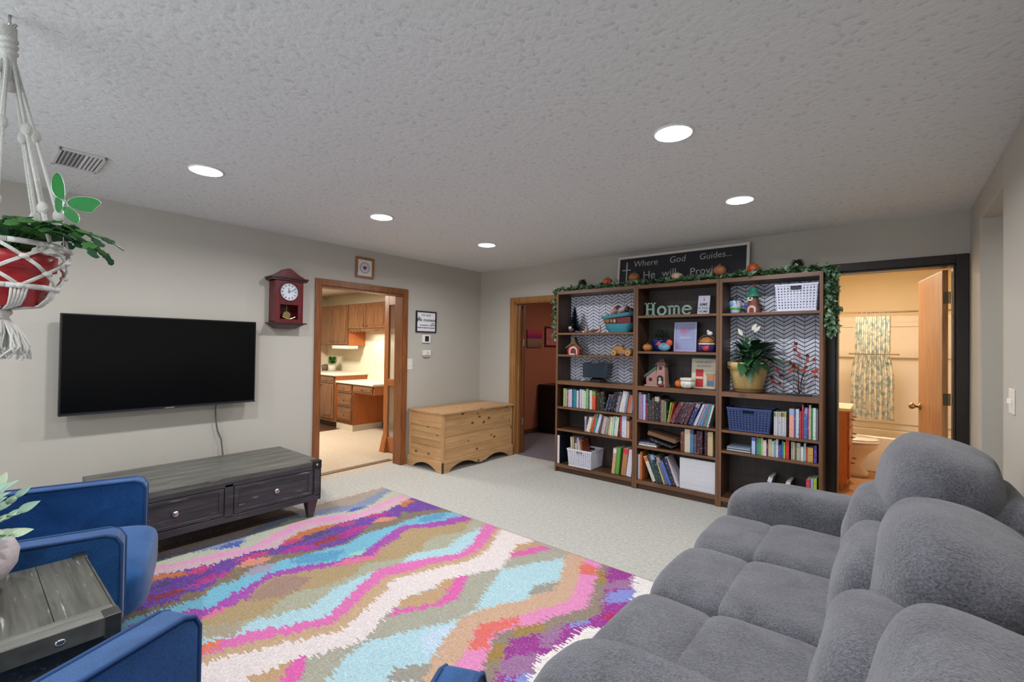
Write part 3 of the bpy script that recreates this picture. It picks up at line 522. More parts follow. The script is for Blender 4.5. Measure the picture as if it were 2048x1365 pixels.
# ================================================================ RUG
def rug():
    X0, X1, Y0, Y1 = .56, 3.66, -4.42, -1.985
    nx, ny = 440, 348
    xs = np.linspace(X0, X1, nx+1); ys = np.linspace(Y0, Y1, ny+1)
    cx = (xs[:-1]+xs[1:])/2; cy = (ys[:-1]+ys[1:])/2
    CX, CY = np.meshgrid(cx, cy)
    rng = np.random.default_rng(3)
    # woven ikat edges: every row of tufts is shifted a little along x
    jag = rng.normal(0, .013, ny)[:, None]*np.ones((1, nx)) + rng.normal(0, .002, (ny, nx))
    PX = CX+jag; PY = CY+rng.normal(0, .003, (ny, nx))
    C = np.zeros((ny, nx, 3)); C[:] = hx('a8968a')[:3]
    def inside(poly):
        r = np.zeros(PX.shape, bool); n = len(poly); j = n-1
        for i in range(n):
            xi, yi = poly[i]; xj, yj = poly[j]
            if yi != yj:
                c = ((yi > PY) != (yj > PY)) & (PX < (xj-xi)*(PY-yi)/(yj-yi)+xi); r ^= c
            j = i
        return r
    for c, p in RUG_BANDS:
        # continue the band beyond what was measured, towards the window side, in the same zigzag
        p = list(p); e0 = p[0]; per = 1.02
        if e0[1] > -4.6:
            for q in (.25, .55, .8, 1.1, 1.5): 
                y = e0[1]-q*.6
                if y < -4.7: break
                p.insert(0, (e0[0]+.1*math.sin(q*3.2), y))
        poly = p+[(p[-1][0], -1.8), (9, -1.8), (9, -6), (p[0][0], -6)]
        C[inside(poly)] = hx(c)[:3]
    for c, p in RUG_BLOBS: C[inside(list(p))] = hx(c)[:3]
    # plain pale border at the two x ends
    C[(PX < X0+.035)] = hx('cfc3b4')[:3]
    C *= (1+rng.normal(0, .06, (ny, nx, 1)))
    sp = rng.random((ny, nx)) < .16; C[sp] = C[sp]*.82+np.array(hx('b8aca4')[:3])*.18
    lum = C.mean(2, keepdims=True); C = (lum+(C-lum)*.86)*.88
    C = np.clip(C, 0, 1)
    C = np.concatenate([C, np.ones((ny, nx, 1))], 2)
    vx, vy = np.meshgrid(xs, ys)
    hgt = .012+.001*rng.random(vx.shape)
    V = np.stack([vx, vy, hgt], 2).reshape(-1, 3)
    i, j = np.meshgrid(np.arange(nx), np.arange(ny)); a = (j*(nx+1)+i).reshape(-1)
    F = np.stack([a, a+1, a+nx+2, a+nx+1], 1)
    me = bpy.data.meshes.new('rug'); me.from_pydata(V.tolist(), [], F.tolist())
    at = me.attributes.new('weave', 'FLOAT_COLOR', 'FACE'); at.data.foreach_set('color', C.reshape(-1).astype(np.float32))
    def f(m, nt, b):
        a_ = N(nt, 'ShaderNodeAttribute', attribute_name='weave'); v = coords(nt)
        n = N(nt, 'ShaderNodeTexNoise', Scale=220.0, Detail=2.0); L(nt, v, n.inputs['Vector'])
        mk = N(nt, 'ShaderNodeMix', data_type='RGBA', blend_type='MULTIPLY'); mk.inputs[0].default_value = .6
        L(nt, a_.outputs['Color'], mk.inputs[6]); L(nt, ramp(nt, n.outputs['Fac'], [(.3, (.6, .6, .6, 1)), (.65, (1.15, 1.15, 1.15, 1))]), mk.inputs[7])
        L(nt, mk.outputs[2], b.inputs['Base Color']); b.inputs['Roughness'].default_value = .95; b.inputs['Specular IOR Level'].default_value = .1
        bump(nt, b, n.outputs['Fac'], .6, .004)
    me.materials.append(nmat('rug_weave', f))
    t = thing('area_rug', 'multicoloured zigzag patterned area rug on the beige carpet', 'rug')
    o = bpy.data.objects.new('pile', me); col.objects.link(o); o.parent = t
    e = G().box(X0-.006, X1+.006, Y0-.006, Y0, .0, .012).box(X0-.006, X1+.006, Y1, Y1+.006, 0, .012).box(X0-.006, X0, Y0, Y1, 0, .012).box(X1, X1+.006, Y0, Y1, 0, .012)
    part(e.out('edge_binding', plain('9c5a5c', .9), t), 'thin red edge binding')
rug()
# ================================================================ TV, media stand
t = thing('television', 'large black flat television mounted on the left wall', 'television', (.12, -3.597, 0))
G().box(-.035, 0, -.617, .617, .893, 1.592).box(-.07, -.035, -.4, .4, .95, 1.4).out('housing', plain('0b0b0c', .35), t, bevel=.004)
G().box(0, .002, -.606, .606, .912, 1.583).out('screen', plain('020304', .2, spec=.22, name='tv_screen'), t)
part(G().box(.0, .004, -.617, .617, .893, .906).out('lower_bezel', plain('4a4a50', .25, .8), t), 'silver lower bezel')
part(G().box(.004, .0055, -.03, .03, .896, .902).out('badge', plain('b8b8bc', .3, .8), t), 'small silver badge')
G().box(-.115, -.07, -.15, .15, 1.05, 1.35).out('wall_mount', plain('151515', .5, .5), t)
tag(G().tube([(.08, -3.265, .9), (.05, -3.262, .86), (.03, -3.25, .75), (.028, -3.235, .66), (.03, -3.205, .58), (.032, -3.195, .47), (.04, -3.19, .42)], .006, 8).out('power_cable', plain('5c5c5e', .5), None, smooth=True), 'grey power cable hanging from the television down behind the media stand', 'cable')
def worn(ax): return wood('2a2a2b', '48474a' if ax != 9 else '555', ax, .42, 1.0, 'worn_black_wood_%d' % ax, wear=.5)
WB1 = worn(1); WB2 = worn(2); TOPW = wood('3c3c39', '6c6a62', 1, .4, name='weathered_grey_top', wear=.35)
t = thing('media_stand', 'long low weathered black wood media stand under the television', 'tv stand', (.12, -4.085, 0))
LN = 1.325; D_ = .755
# top planks
for k in range(6):
    x0 = k*D_/6; G().box(x0+.001, x0+D_/6-.001, 0, LN, .435, .467).out('top_plank', TOPW, t, bevel=.002)
G().box(.02, D_-.012, .012, LN-.012, .155, .435).out('carcass', WB1, t)
fx = D_-.012
s = G().box(fx, fx+.012, .0, LN, .40, .436).box(fx, fx+.012, .0, LN, .155, .20)
for y in (0, .63, LN-.055): s.box(fx, fx+.012, y, y+.055, .19, .42)
s.box(.02, D_, LN-.012, LN, .155, .20).box(.02, D_, LN-.012, LN, .40, .436).box(.02, .08, LN-.012, LN, .19, .42).box(D_-.06, D_, LN-.012, LN, .19, .42)
s.out('face_frame', WB1, t, bevel=.003)
for y0 in (.06, .69):
    d = G().box(fx-.004, fx+.006, y0, y0+.565, .205, .395).out('drawer', WB1, t, bevel=.002)
    G().box(fx+.006, fx+.012, y0+.0, y0+.565, .205, .228).box(fx+.006, fx+.012, y0, y0+.565, .372, .395).box(fx+.006, fx+.012, y0, y0+.03, .228, .372).box(fx+.006, fx+.012, y0+.535, y0+.565, .228, .372).out('moulding', WB1, d, bevel=.003)
    kn = G().lathe([(.006, 0), (.006, .012), (.018, .016), (.021, .022), (.014, .03), (.001, .031)], n=16)
    kn.v = [(fx+.006+z, y0+.285+x, .302+y) for x, y, z in kn.v]
    part(kn.out('knob', plain('c9c6c0', .22, 1), d, smooth=True), 'silver knob')
for y in (.0, LN-.07):
    s = G().box(D_-.05, D_+.004, y-.002, y+.072, .405, .47)
    part(s.out('corner_bracket', plain('3a3a3c', .35, .85, var=.3), t, bevel=.003), 'dark metal corner bracket with rivet')
    part(G().ball((D_+.004, y+.035, .437), (.004, .01, .01), k=3).out('rivet', plain('d0cec8', .25, 1), t, smooth=True), 'silver rivet')
for x in (.03, D_-.09):
    for y in (.03, LN-.09): G().hexa((x+.012, x+.052, y+.012, y+.052), (x-.01, x+.075, y-.01, y+.075), .012, .155).out('leg', plain('4a4744', .4, .3), t, bevel=.003)
# ================================================================ blanket chest
def pine(ax): return wood('ac8054', 'd0a878', ax, .42, .8, 'knotty_pine_%d' % ax, knots=True)
t = thing('blanket_chest', 'knotty pine blanket chest with scalloped base in the room corner', 'chest', (.03, -1.235, 0))
CL, CW = 1.2, .60
zs = [.125, .25, .385, .57, .638]
for a, b in zip(zs[:-1], zs[1:]): G().box(CW-.03, CW-.008, .03, CL-.03, a+.0012, b-.0012).out('front_plank', pine(1), t, bevel=.002)
zs = [.125, .265, .335, .41, .485, .638]
for y0 in (.008, CL-.03):
    for a, b in zip(zs[:-1], zs[1:]): G().box(.03, CW-.03, y0, y0+.022, a+.0012, b-.0012).out('side_plank', pine(0), t, bevel=.002)
G().box(.01, .03, .03, CL-.03, .125, .638).out('back_board', pine(1), t)
for x in (.0, CW-.036):
    for y in (0, CL-.036): G().box(x, x+.036, y, y+.036, .12, .638).out('corner_post', pine(2), t, bevel=.006)
for k in range(4):
    x0 = -.005+k*(CW+.02)/4; G().box(x0+.0008, x0+(CW+.02)/4-.0008, -.012, CL+.012, .638, .66).out('lid_board', pine(1), t, bevel=.003)
f = [(0, 0), (.09, 0)]+[(.09+(.56-.09)*i/12, .085*math.sin(PI*i/12)**.7) for i in range(1, 12)]+[(.56, .03), (.6, .018), (.64, .03)]+[(.64+.47*i/12, .085*math.sin(PI*i/12)**.7) for i in range(1, 12)]+[(1.11, 0), (1.2, 0), (1.2, .12), (0, .12)]
f = [(a*(CL+.03)/1.2-.015, b) for a, b in f]
G().prism(f, CW, CW+.02, 'x').box(CW, CW+.012, -.01, CL+.01, .12, .132).out('front_plinth', pine(1), t, bevel=.004)
g_ = [(0, 0), (.1, 0)]+[(.1+.42*i/12, .075*math.sin(PI*i/12)**.7) for i in range(1, 12)]+[(.52, 0), (.62, 0), (.62, .12), (0, .12)]
for y0, y1 in ((-.015, .005), (CL-.005, CL+.015)): G().prism(g_, y0, y1, 'y').out('side_plinth', pine(0), t, bevel=.004)
G().box(.0, CW, .0, CL, .11, .13).out('bottom_board', pine(1), t)
# ================================================================ wall clock
RD = wood('4a1218', '6e1e24', 2, .3, name='cherry_lacquer'); RDD = wood('2a0b10', '44141a', 1, .3, name='dark_cherry')
t = thing('wall_clock', 'dark cherry wood pendulum wall clock left of the kitchen opening', 'clock', (0, -2.70, 0))
G().box(.0, .02, -.128, .128, 1.6, 1.985).box(.0, .115, -.13, -.118, 1.6, 1.985).box(0, .115, .118, .13, 1.6, 1.985).box(0, .115, -.13, .13, 1.6, 1.612).out('case', RD, t, bevel=.003)
fr = G(); 
ring = arc(0, 1.885, .083, 0, 2*PI, 28)
fr.box(.115, .13, -.128, .128, 1.968, 1.99).box(.115, .13, -.128, -.083, 1.6, 1.968).box(.115, .13, .083, .128, 1.6, 1.968).box(.115, .13, -.083, .083, 1.765, 1.802).box(.115, .13, -.083, .083, 1.6, 1.632)
for sy in (-1, 1):   # corner fillets round the dial
    for (z0, zz) in ((1.802, 1), (1.968, -1)):
        pts = [(sy*.083, z0)]+[(sy*.083*math.cos(a), 1.885-zz*.083*math.sin(a)) for a in [i*PI/2/8 for i in range(9)]][::1]
        fr.prism(pts, .115, .13, 'x')
fr.out('front_frame', RD, t, bevel=.002)
d = G().cyl((.108, 0, 1.885), (.118, 0, 1.885), .083, n=40).out('dial', plain('cfd6de', .3), t, smooth=False)
ink = plain('23262c', .4)
for k in range(12):
    a = k*PI/6; q = Matrix.Translation((.119, 0, 1.885)) @ Matrix.Rotation(-a, 4, 'X')
    G().box(0, .001, -.0035, .0035, .053, .068, mat=q).out('numeral', ink, d)
G().box(.1205, .1215, -.0025, .0025, -.01, .035, mat=Matrix.Translation((0, 0, 1.885)) @ Matrix.Rotation(.08, 4, 'X')).out('hour_hand', ink, d)
G().box(.122, .123, -.002, .002, -.012, .052, mat=Matrix.Translation((0, 0, 1.885)) @ Matrix.Rotation(-1.18, 4, 'X')).out('minute_hand', ink, d)
b = part(G().lathe([(.086, 0), (.092, .006), (.086, .012), (.08, .006), (.086, 0)], n=40).out('bezel', plain('5a1a20', .25), t, smooth=True), 'round bezel')
b.rotation_euler = (0, PI/2, 0); b.location = (.124, 0, 1.885)
part(G().cyl((.07, 0, 1.86), (.07, 0, 1.68), .003, n=8).cyl((.064, 0, 1.672), (.076, 0, 1.672), .034, n=28).out('pendulum', plain('d8c890', .15, 1), t), 'brass pendulum')
G().tube([(.118, -.06+.12*i/12, 1.655-.02*math.sin(PI*i/12)) for i in range(13)], .003, 6).out('etched_swag', plain('cbb98a', .3, 1), t)
top = [(-.165, 1.985), (-.165, 2.0), (-.15, 2.03), (-.11, 2.045), (-.06, 2.075), (-.025, 2.1), (0, 2.105), (.025, 2.1), (.06, 2.075), (.11, 2.045), (.15, 2.03), (.165, 2.0), (.165, 1.985)]
G().prism([(a*.93, b) for a, b in top], 0, .12, 'x').out('pediment', RD, t, bevel=.004)
G().box(0, .145, -.165, .165, 1.985, 2.003).box(0, .15, -.172, .172, 2.003, 2.018).out('cornice', RDD, t, bevel=.005)
G().box(0, .15, -.16, .16, 1.588, 1.6).hexa((0, .07, -.09, .09), (0, .135, -.145, .145), 1.545, 1.588).out('base_moulding', RDD, t, bevel=.004)
# ================================================================ pictures, controls on the left wall
t = thing('framed_emblem', 'small oak framed picture with heart and ring above the kitchen opening', 'picture', (0, -1.843, 2.24))
F_ = wood('7c4826', '9c6238', 2, .35)
G().box(0, .018, -.112, .112, -.112, -.088).box(0, .018, -.112, .112, .088, .112).box(0, .018, -.112, -.088, -.088, .088).box(0, .018, .088, .112, -.088, .088).out('frame', F_, t, bevel=.003)
m_ = G().box(0, .008, -.09, .09, -.09, .09).out('mat_board', plain('e2ddd2', .5), t)
rg = G().lathe([(.05, 0), (.062, 0), (.062, .0015), (.05, .0015), (.05, 0)], n=32).out('printed_ring', plain('9aa3a8', .5), t); rg.rotation_euler = (0, PI/2, 0); rg.location = (.0085, 0, 0)
rg = G().lathe([(.001, 0), (.05, 0), (.05, .001), (.001, .001)], n=32).out('printed_disc', plain('c9cbd6', .5), t); rg.rotation_euler = (0, PI/2, 0); rg.location = (.0085, 0, 0)
hp = [(.0, -.028)]+[(.022*math.sin(a)**3*1.05, (.8125*math.cos(a)-.3125*math.cos(2*a)-.125*math.cos(3*a)-.0625*math.cos(4*a))*.026) for a in [2*PI*(i+.5)/24 for i in range(24)]]
G().prism(hp[1:], .0095, .0115, 'x').out('printed_heart', plain('8c2028', .5), t)
t = thing('framed_sign', 'black framed white sign with black script lettering, right of kitchen opening', 'sign', (0, -.978, 1.696))
G().box(0, .022, -.158, .158, -.13, -.116).box(0, .022, -.158, .158, .116, .13).box(0, .022, -.158, -.144, -.116, .116).box(0, .022, .144, .158, -.116, .116).out('frame', plain('17161a', .4), t, bevel=.002)
G().box(0, .01, -.146, .146, -.118, .118).out('panel', plain('e9e9ee', .5), t)
def lt(txt, y, z, size, sh=0, off=0): return text_mesh('lettering', txt, size, ink, t, (.0115, y, z), (PI/2, 0, PI/2), ext=.0004, shear=sh, off=off, align='CENTER')
lt('TIME  SPENT', 0, .07, .028); lt('the moment', -.0, .005, .058, .4, .0006); lt('IS LAUGHTER + LOVE', 0, -.05, .02, 0, .0006); lt('WHERE WE BELONG TOGETHER', 0, -.08, .0185, 0, .0006)
s = G()
for sy, sz in ((-1, .035), (1, -.03)):
    s.tube([(.0118, sy*(.085+.012*i), sz+.02*math.sin(i*1.1)) for i in range(5)], .0016, 5)
    for i in range(7): s.ball((.0118, sy*(.09+.008*i), sz+.018*math.sin(i*1.9)), (.0012, .008, .005), k=2)
s.out('leaf_print', ink, t)
t = thing('thermostat', 'white wall thermostat with dark screen under the framed sign', 'thermostat', (0, -.973, 1.487))
G().box(0, .022, -.062, .062, -.05, .05).out('body', plain('e6e5e2', .35), t, bevel=.006)
G().box(.022, .0235, -.028, .032, -.032, .034).out('screen', plain('2c2f34', .2), t)
t = thing('wall_control', 'small white wall control box below the thermostat', 'thermostat', (0, -.968, 1.315))
G().box(0, .03, -.062, .062, -.034, .034).out('body', plain('e0dfda', .4), t, bevel=.008)
G().cyl((.03, .005, 0), (.034, .005, 0), .018, n=20).out('dial', plain('c8c8c4', .4), t, smooth=False)
G().box(0, .02, -.05, .05, -.055, -.034).out('lower_housing', plain('b9a796', .5), t, bevel=.004)
# ================================================================ BOOKCASES
BW = [wood('38251a', '553a29', a, .42, 1.0, 'dark_oak_%d' % a) for a in range(3)]
BWE = [wood('5b3d28', '7c563a', a, .42, 1.0, 'oak_edge_%d' % a) for a in range(3)]
BBK = wood('2c2220', '403430', 2, .5, 1.0, 'bookcase_back')
def chevron():
    def f(m, nt, b):
        tc = N(nt, 'ShaderNodeTexCoord'); sp = N(nt, 'ShaderNodeSeparateXYZ'); L(nt, tc.outputs['Object'], sp.inputs[0])
        def mth(op, a, b_=None):
            x = N(nt, 'ShaderNodeMath', operation=op)
            for i, q in enumerate((a, b_)):
                if q is None: continue
                if isinstance(q, (int, float)): x.inputs[i].default_value = q
                else: L(nt, q, x.inputs[i])
            return x.outputs[0]
        pp = mth('PINGPONG', sp.outputs[0], .077)
        v = mth('FRACT', mth('DIVIDE', mth('ADD', sp.outputs[2], mth('MULTIPLY', pp, .60)), .036))
        l1 = mth('LESS_THAN', v, .24)
        c2 = mth('LESS_THAN', mth('PINGPONG', sp.outputs[0], .0385), .0016)
        k = mth('MAXIMUM', l1, c2)
        mk = N(nt, 'ShaderNodeMix', data_type='RGBA'); L(nt, k, mk.inputs[0]); mk.inputs[6].default_value = hx('d9dbe8'); mk.inputs[7].default_value = hx('2b3350')
        L(nt, mk.outputs[2], b.inputs['Base Color']); b.inputs['Roughness'].default_value = .6
    return nmat('chevron_paper', f)
UN = [(1.48, 2.438, 'tall dark oak bookcase on the left, chevron paper behind its top shelves', [.475, .724, 1.314, 1.558], True),
      (2.44, 3.234, 'tall dark oak bookcase in the middle, bare wood back, holding the Home letters', [.420, .679, 1.366, 1.720], False),
      (3.236, 4.01, 'tall dark oak bookcase on the right, holding the big lily pot', [.496, .679, 1.717], True)]
YF, YB = -.30, -.02
for x0, x1, lab, sh, wp in UN:
    t = thing('bookcase', lab, 'bookcase', ((x0+x1)/2, YB, 0), group='three bookcases side by side'); w_ = (x1-x0)/2; D = YF-YB
    for sx in (-1, 1):
        a, b = sorted((sx*w_, sx*(w_-.024)))
        sp_ = G().box(a, b, D+.004, 0, 0, 2.04).out('side_panel', BW[2], t, bevel=.0015)
        part(G().box(a, b, D, D+.004, 0, 2.04).out('edge_band', BWE[2], sp_), 'lighter oak front edge')
    G().box(-w_+.024, w_-.024, -.008, 0, .06, 2.03).out('back_panel', BBK, t)
    def board(name, z0, z1):
        o = G().box(-w_+.024, w_-.024, D+.006, -.008, z0, z1).out(name, BW[0], t, bevel=.001)
        part(G().box(-w_+.024, w_-.024, D+.002, D+.006, z0, z1).out('edge_band', BWE[0], o), 'lighter oak front edge')
    board('top_board', 2.005, 2.04); board('fixed_shelf', .987, 1.031); board('bottom_shelf', .055, .092)
    for z in sh: board('shelf', z-.011, z+.011)
    G().box(-w_+.024, w_-.024, D+.02, D+.035, 0, .055).out('plinth', BW[0], t)
    if wp:
        part(G().box(-w_+.026, w_-.026, -.012, -.008, 1.03, 2.0).out('wallpaper', chevron(), t), 'white and navy chevron paper back')
# ---------------------------------------------------------------- books
def cname(c):
    r, g, b = [int(c[i:i+2], 16) for i in (0, 2, 4)]; mx, mn = max(r, g, b), min(r, g, b); l = (mx+mn)/2; sat = (mx-mn)/max(mx, 1)
    import colorsys
    h = colorsys.rgb_to_hsv(r/255, g/255, b/255)[0]*360
    if l < 38: return 'black'
    if sat < .13: return 'white' if l > 195 else 'pale grey' if l > 160 else 'grey' if l > 90 else 'charcoal'
    base = ('red' if h < 14 or h > 345 else 'orange' if h < 30 and sat > .5 else 'brown' if h < 40 and l < 120 else 'tan' if h < 48 and sat < .55 else 'yellow' if h < 62 and sat > .35 else 'olive' if h < 80 else 'green' if h < 165 else 'teal' if h < 195 else 'blue' if h < 245 else 'purple' if h < 300 else 'magenta')
    if sat < .25 and l > 150: return 'pale '+base
    if base in ('red',) and l < 75: return 'maroon'
    return ('pale ' if l > 180 else 'dark ' if l < 75 else '')+base
ORD = 'first second third fourth fifth sixth seventh eighth ninth tenth eleventh twelfth thirteenth fourteenth fifteenth sixteenth seventeenth eighteenth nineteenth twentieth'.split()
ORD += ['twenty-'+x for x in ORD[:9]]+['thirtieth']+['thirty-'+x for x in ORD[:9]]
PAGES = plain('d8d0c0', .8); COVER = cover(); BANDM = {}
def book(name, x, y, z, w_, h, dep, c, c2, lean, label, group, rz=0, cat='book', cov=None):
    t = max(.0015, min(.003, w_*.12)); s = G()
    s.box(0, t, .0, dep, 0, h).box(w_-t, w_, .0, dep, 0, h).box(0, w_, -.0006, t, 0, h)
    s.box(t, w_-t, t, dep-.004, .004, h-.004, 1)
    if c2: s.box(-.0004, w_+.0004, -.0012, .02, h*.80, h*.97, 2)
    mats = [cov or COVER, PAGES, plain(c2, .5) if c2 else PAGES]
    th = math.atan2(lean, h)
    if th > 0: s.v = [(a-w_, b, d) for a, b, d in s.v]; x = x+w_
    o = s.out(name, mats, recalc=False); o.color = hx(c)
    o.location = (x, y, z+.0005); o.rotation_euler = (0, th, rz)
    return tag(o, label, cat, group)
rb = random.Random(11)
for bc, shf, z0, L_ in BOOKS:
    for i, (x, w_, h, dx, c, c2) in enumerate(L_):
        th = math.atan2(dx, h) if abs(dx) > .012 else 0
        lenh = h/math.cos(th)-(w_*math.sin(abs(th)) if th else 0)
        size = 'tall' if h > .22 else 'small' if h < .16 else ''
        lab = '%s %s book%s, %s from left, %s of %s' % (size, cname(c), ' leaning' if th else '', ORD[i], shf, bc)
        nw = max(.008, w_-.0012)
        book('book', x, -.272+rb.random()*.012, z0, nw*math.cos(th) if th else nw, lenh, .13+rb.random()*.05, c, c2, (math.tan(th)*lenh) if th else 0, lab.strip(), 'books on the %s of the %s' % (shf, bc))
# uniform journals
JM = plain('d6d6de', .5, var=.1, bs=120, name='journal_cover')
for k in range(28):
    w_ = (3.205-2.886)/28
    book('journal', 2.886+k*w_, -.275, .0925, w_-.0008, .287, .2, 'd0d0d8', '', 0, 'thin white journal in the uniform set, bottom shelf of the middle bookcase', 'white journals on the bottom shelf', cat='book', cov=JM)
# flat books and the slip-case in the middle bookcase
def flat(name, x0, x1, y0, y1, z, th_, c, lab, ry=0, rz=0, grp='flat books in the middle bookcase', cov=None):
    s = G(); w_, d = x1-x0, y1-y0
    s.box(0, w_, 0, d, 0, .003).box(0, w_, 0, d, th_-.003, th_).box(0, w_, 0, .003, 0, th_).box(.003, w_-.004, .003, d-.004, .003, th_-.003, 1)
    o = s.out(name, [cov or COVER, PAGES], recalc=False); o.color = hx(c); o.location = (x0, y0, z+.0005); o.rotation_euler = (0, ry, rz); return tag(o, lab, 'book', grp)
flat('book', 2.47, 2.655, -.27, -.06, .431, .024, 'd8d2c6', 'thick white book lying at the bottom of the flat pile, middle bookcase')
flat('book', 2.475, 2.64, -.265, -.06, .456, .014, 'b4b4d4', 'thin lavender book lying on the thick white one, middle bookcase')
flat('book', 2.478, 2.65, -.262, -.06, .471, .013, '1b2036', 'thin navy book on top of the flat pile, middle bookcase')
flat('book', 2.585, 2.81, -.272, -.1, .497, .028, '23242e', 'black book with silver lettering slanting off the pile, middle bookcase', .24)
flat('book', 2.56, 2.84, -.268, -.08, .548, .042, '74523a', 'thick old brown leather book slanting on top of the pile, middle bookcase', .19, cov=plain('74523a', .5, bmp=.3, bs=90))
flat('binder', 3.30, 3.49, -.27, -.05, .508, .018, 'b8c0cc', 'pale grey binder lying flat, lower shelf of right bookcase, under another', grp='flat binders')
flat('binder', 3.30, 3.488, -.27, -.05, .528, .016, 'a7b2c4', 'pale blue binder lying flat on another, lower shelf of right bookcase', grp='flat binders')
# slim navy binder at the left end
o = G().box(0, .028, 0, .24, 0, .315).box(.0, .006, -.003, 0, 0, .315, 1).box(.022, .028, -.003, .0, 0, .315, 1).box(0, .028, -.002, .0, .0, .315, 1).out('ring_binder', [plain('18202c', .4), plain('d8d6dc', .4)], bevel=.001)
o.location = (1.505, -.285, .0925); tag(o, 'tall navy ring binder with white edge, left end of the bottom shelf', 'binder')
o = G().box(0, .09, 0, .01, 0, .2).out('file_box', plain('2a2c30', .5)); o.location = (1.545, -.08, .0925); tag(o, 'dark grey file standing behind the white basket, left bookcase', 'file')
# ---------------------------------------------------------------- baskets
def basket(x0, x1, y0, y1, z, h, c, lab, tilt=.10, rz=0, label_card=True):
    W, D = x1-x0, y1-y0; t = thing('storage_basket', lab, 'basket', ((x0+x1)/2, (y0+y1)/2, z+.0005), rz, 'plastic weave baskets'); m_ = plain(c, .4)
    lo = (W/2*(1-tilt), D/2*(1-tilt)); hi = (W/2, D/2); s = G()
    def P(side, u, v, off=0):
        k = v; a = lo[0]+(hi[0]-lo[0])*k; b = lo[1]+(hi[1]-lo[1])*k
        return {0: (u*a, -b-off, v*h), 1: (a+off, u*b, v*h), 2: (-u*a, b+off, v*h), 3: (-a-off, -u*b, v*h)}[side]
    for sd in range(4):
        n = 13 if sd % 2 == 0 else 10
        for k in range(n):
            u0 = -1+2*(k+.22)/n; u1 = -1+2*(k+.78)/n
            hole = sd % 2 == 0 and abs((u0+u1)/2) < .3
            v1 = .97 if not hole else .76
            q = [P(sd, u0, .03), P(sd, u1, .03), P(sd, u1, v1), P(sd, u0, v1), P(sd, u0, .03, .0025), P(sd, u1, .03, .0025), P(sd, u1, v1, .0025), P(sd, u0, v1, .0025)]
            s.add(q, [(0, 3, 2, 1), (4, 5, 6, 7), (0, 1, 5, 4), (2, 3, 7, 6), (0, 4, 7, 3), (1, 2, 6, 5)])
        for k in range(9):
            v0 = .05+k*.1; v1 = v0+.054
            if sd % 2 == 0 and v1 > .8: segs = ((-1, -.3), (.3, 1))
            else: segs = ((-1, 1),)
            for u0, u1 in segs:
                q = [P(sd, u0, v0, .001), P(sd, u1, v0, .001), P(sd, u1, v1, .001), P(sd, u0, v1, .001), P(sd, u0, v0, -.002), P(sd, u1, v0, -.002), P(sd, u1, v1, -.002), P(sd, u0, v1, -.002)]
                s.add(q, [(0, 1, 2, 3), (4, 7, 6, 5), (0, 4, 5, 1), (2, 6, 7, 3)])
    s.box(-lo[0], lo[0], -lo[1], lo[1], 0, .004)
    s.out('woven_wall', m_, t)
    for z0, z1, k, nm_ in ((0, .012, 0, 'base_rim'), (h-.018, h, 1, 'rim')):
        r = G(); a, b = (lo if k == 0 else hi); e = .004
        r.box(-a-e, a+e, -b-e, -b+.004, z0, z1).box(-a-e, a+e, b-.004, b+e, z0, z1).box(-a-e, -a+.004, -b, b, z0, z1).box(a-.004, a+e, -b, b, z0, z1)
        r.out(nm_, m_, t, bevel=.003)
    for sgn in (-1, 1):
        hdl = G(); a = hi[0]*.3; yy = sgn*(hi[1]*.985)
        hdl.box(-a-.006, a+.006, yy-.005, yy+.005, h*.74, h*.77).box(-a-.006, -a, yy-.005, yy+.005, h*.77, h*.95).box(a, a+.006, yy-.005, yy+.005, h*.77, h*.95)
        hdl.out('handle_cutout', m_, t, bevel=.002)
    return t
basket(1.655, 1.962, -.318, -.04, .0925, .195, 'd2d2de', 'white plastic weave basket holding books on the left bookcase bottom shelf')
basket(3.672, 3.975, -.29, -.04, 1.7285, .225, 'cfd2e6', 'white plastic weave basket on the top shelf of the right bookcase', .09)
basket(3.30, 3.65, -.285, -.04, .6905, .205, '2f4272', 'navy blue plastic weave basket on the right bookcase', .10)
for k, (x, w_, h, c, dx, nm) in enumerate([(1.668, .022, .30, 'c8bc9c', -.02, 'cream'), (1.692, .02, .305, 'a99f86', -.02, 'tan'), (1.716, .024, .235, 'd2cab0', -.01, 'low ivory'), (1.742, .014, .28, '8a6a80', -.03, 'mauve'), (1.758, .02, .3, 'b9c0d0', -.035, 'pale blue'), (1.78, .014, .27, 'c8c4c8', -.04, 'white'), (1.80, .022, .285, '9c4a28', -.05, 'rust brown')]):
    book('book', x+.01, -.26+.004*k, .105, w_, h, .12 if k < 6 else .16, c, '', dx, '%s book standing in the white basket, bottom shelf of left bookcase' % nm, 'books in the white basket')
# magazines behind the sofa arm
for k, (x, c, nm) in enumerate([(3.56, '5a6c8c', 'blue grey'), (3.69, '8a8878', 'khaki'), (3.83, '2f4454', 'dark teal')]):
    book('magazine', x, -.26, .0925, .03, .25-.012*k, .2, c, 'c8ccd4', .075, '%s magazine leaning on the bottom shelf of right bookcase behind the sofa' % nm, 'magazines behind the sofa', cat='magazine')
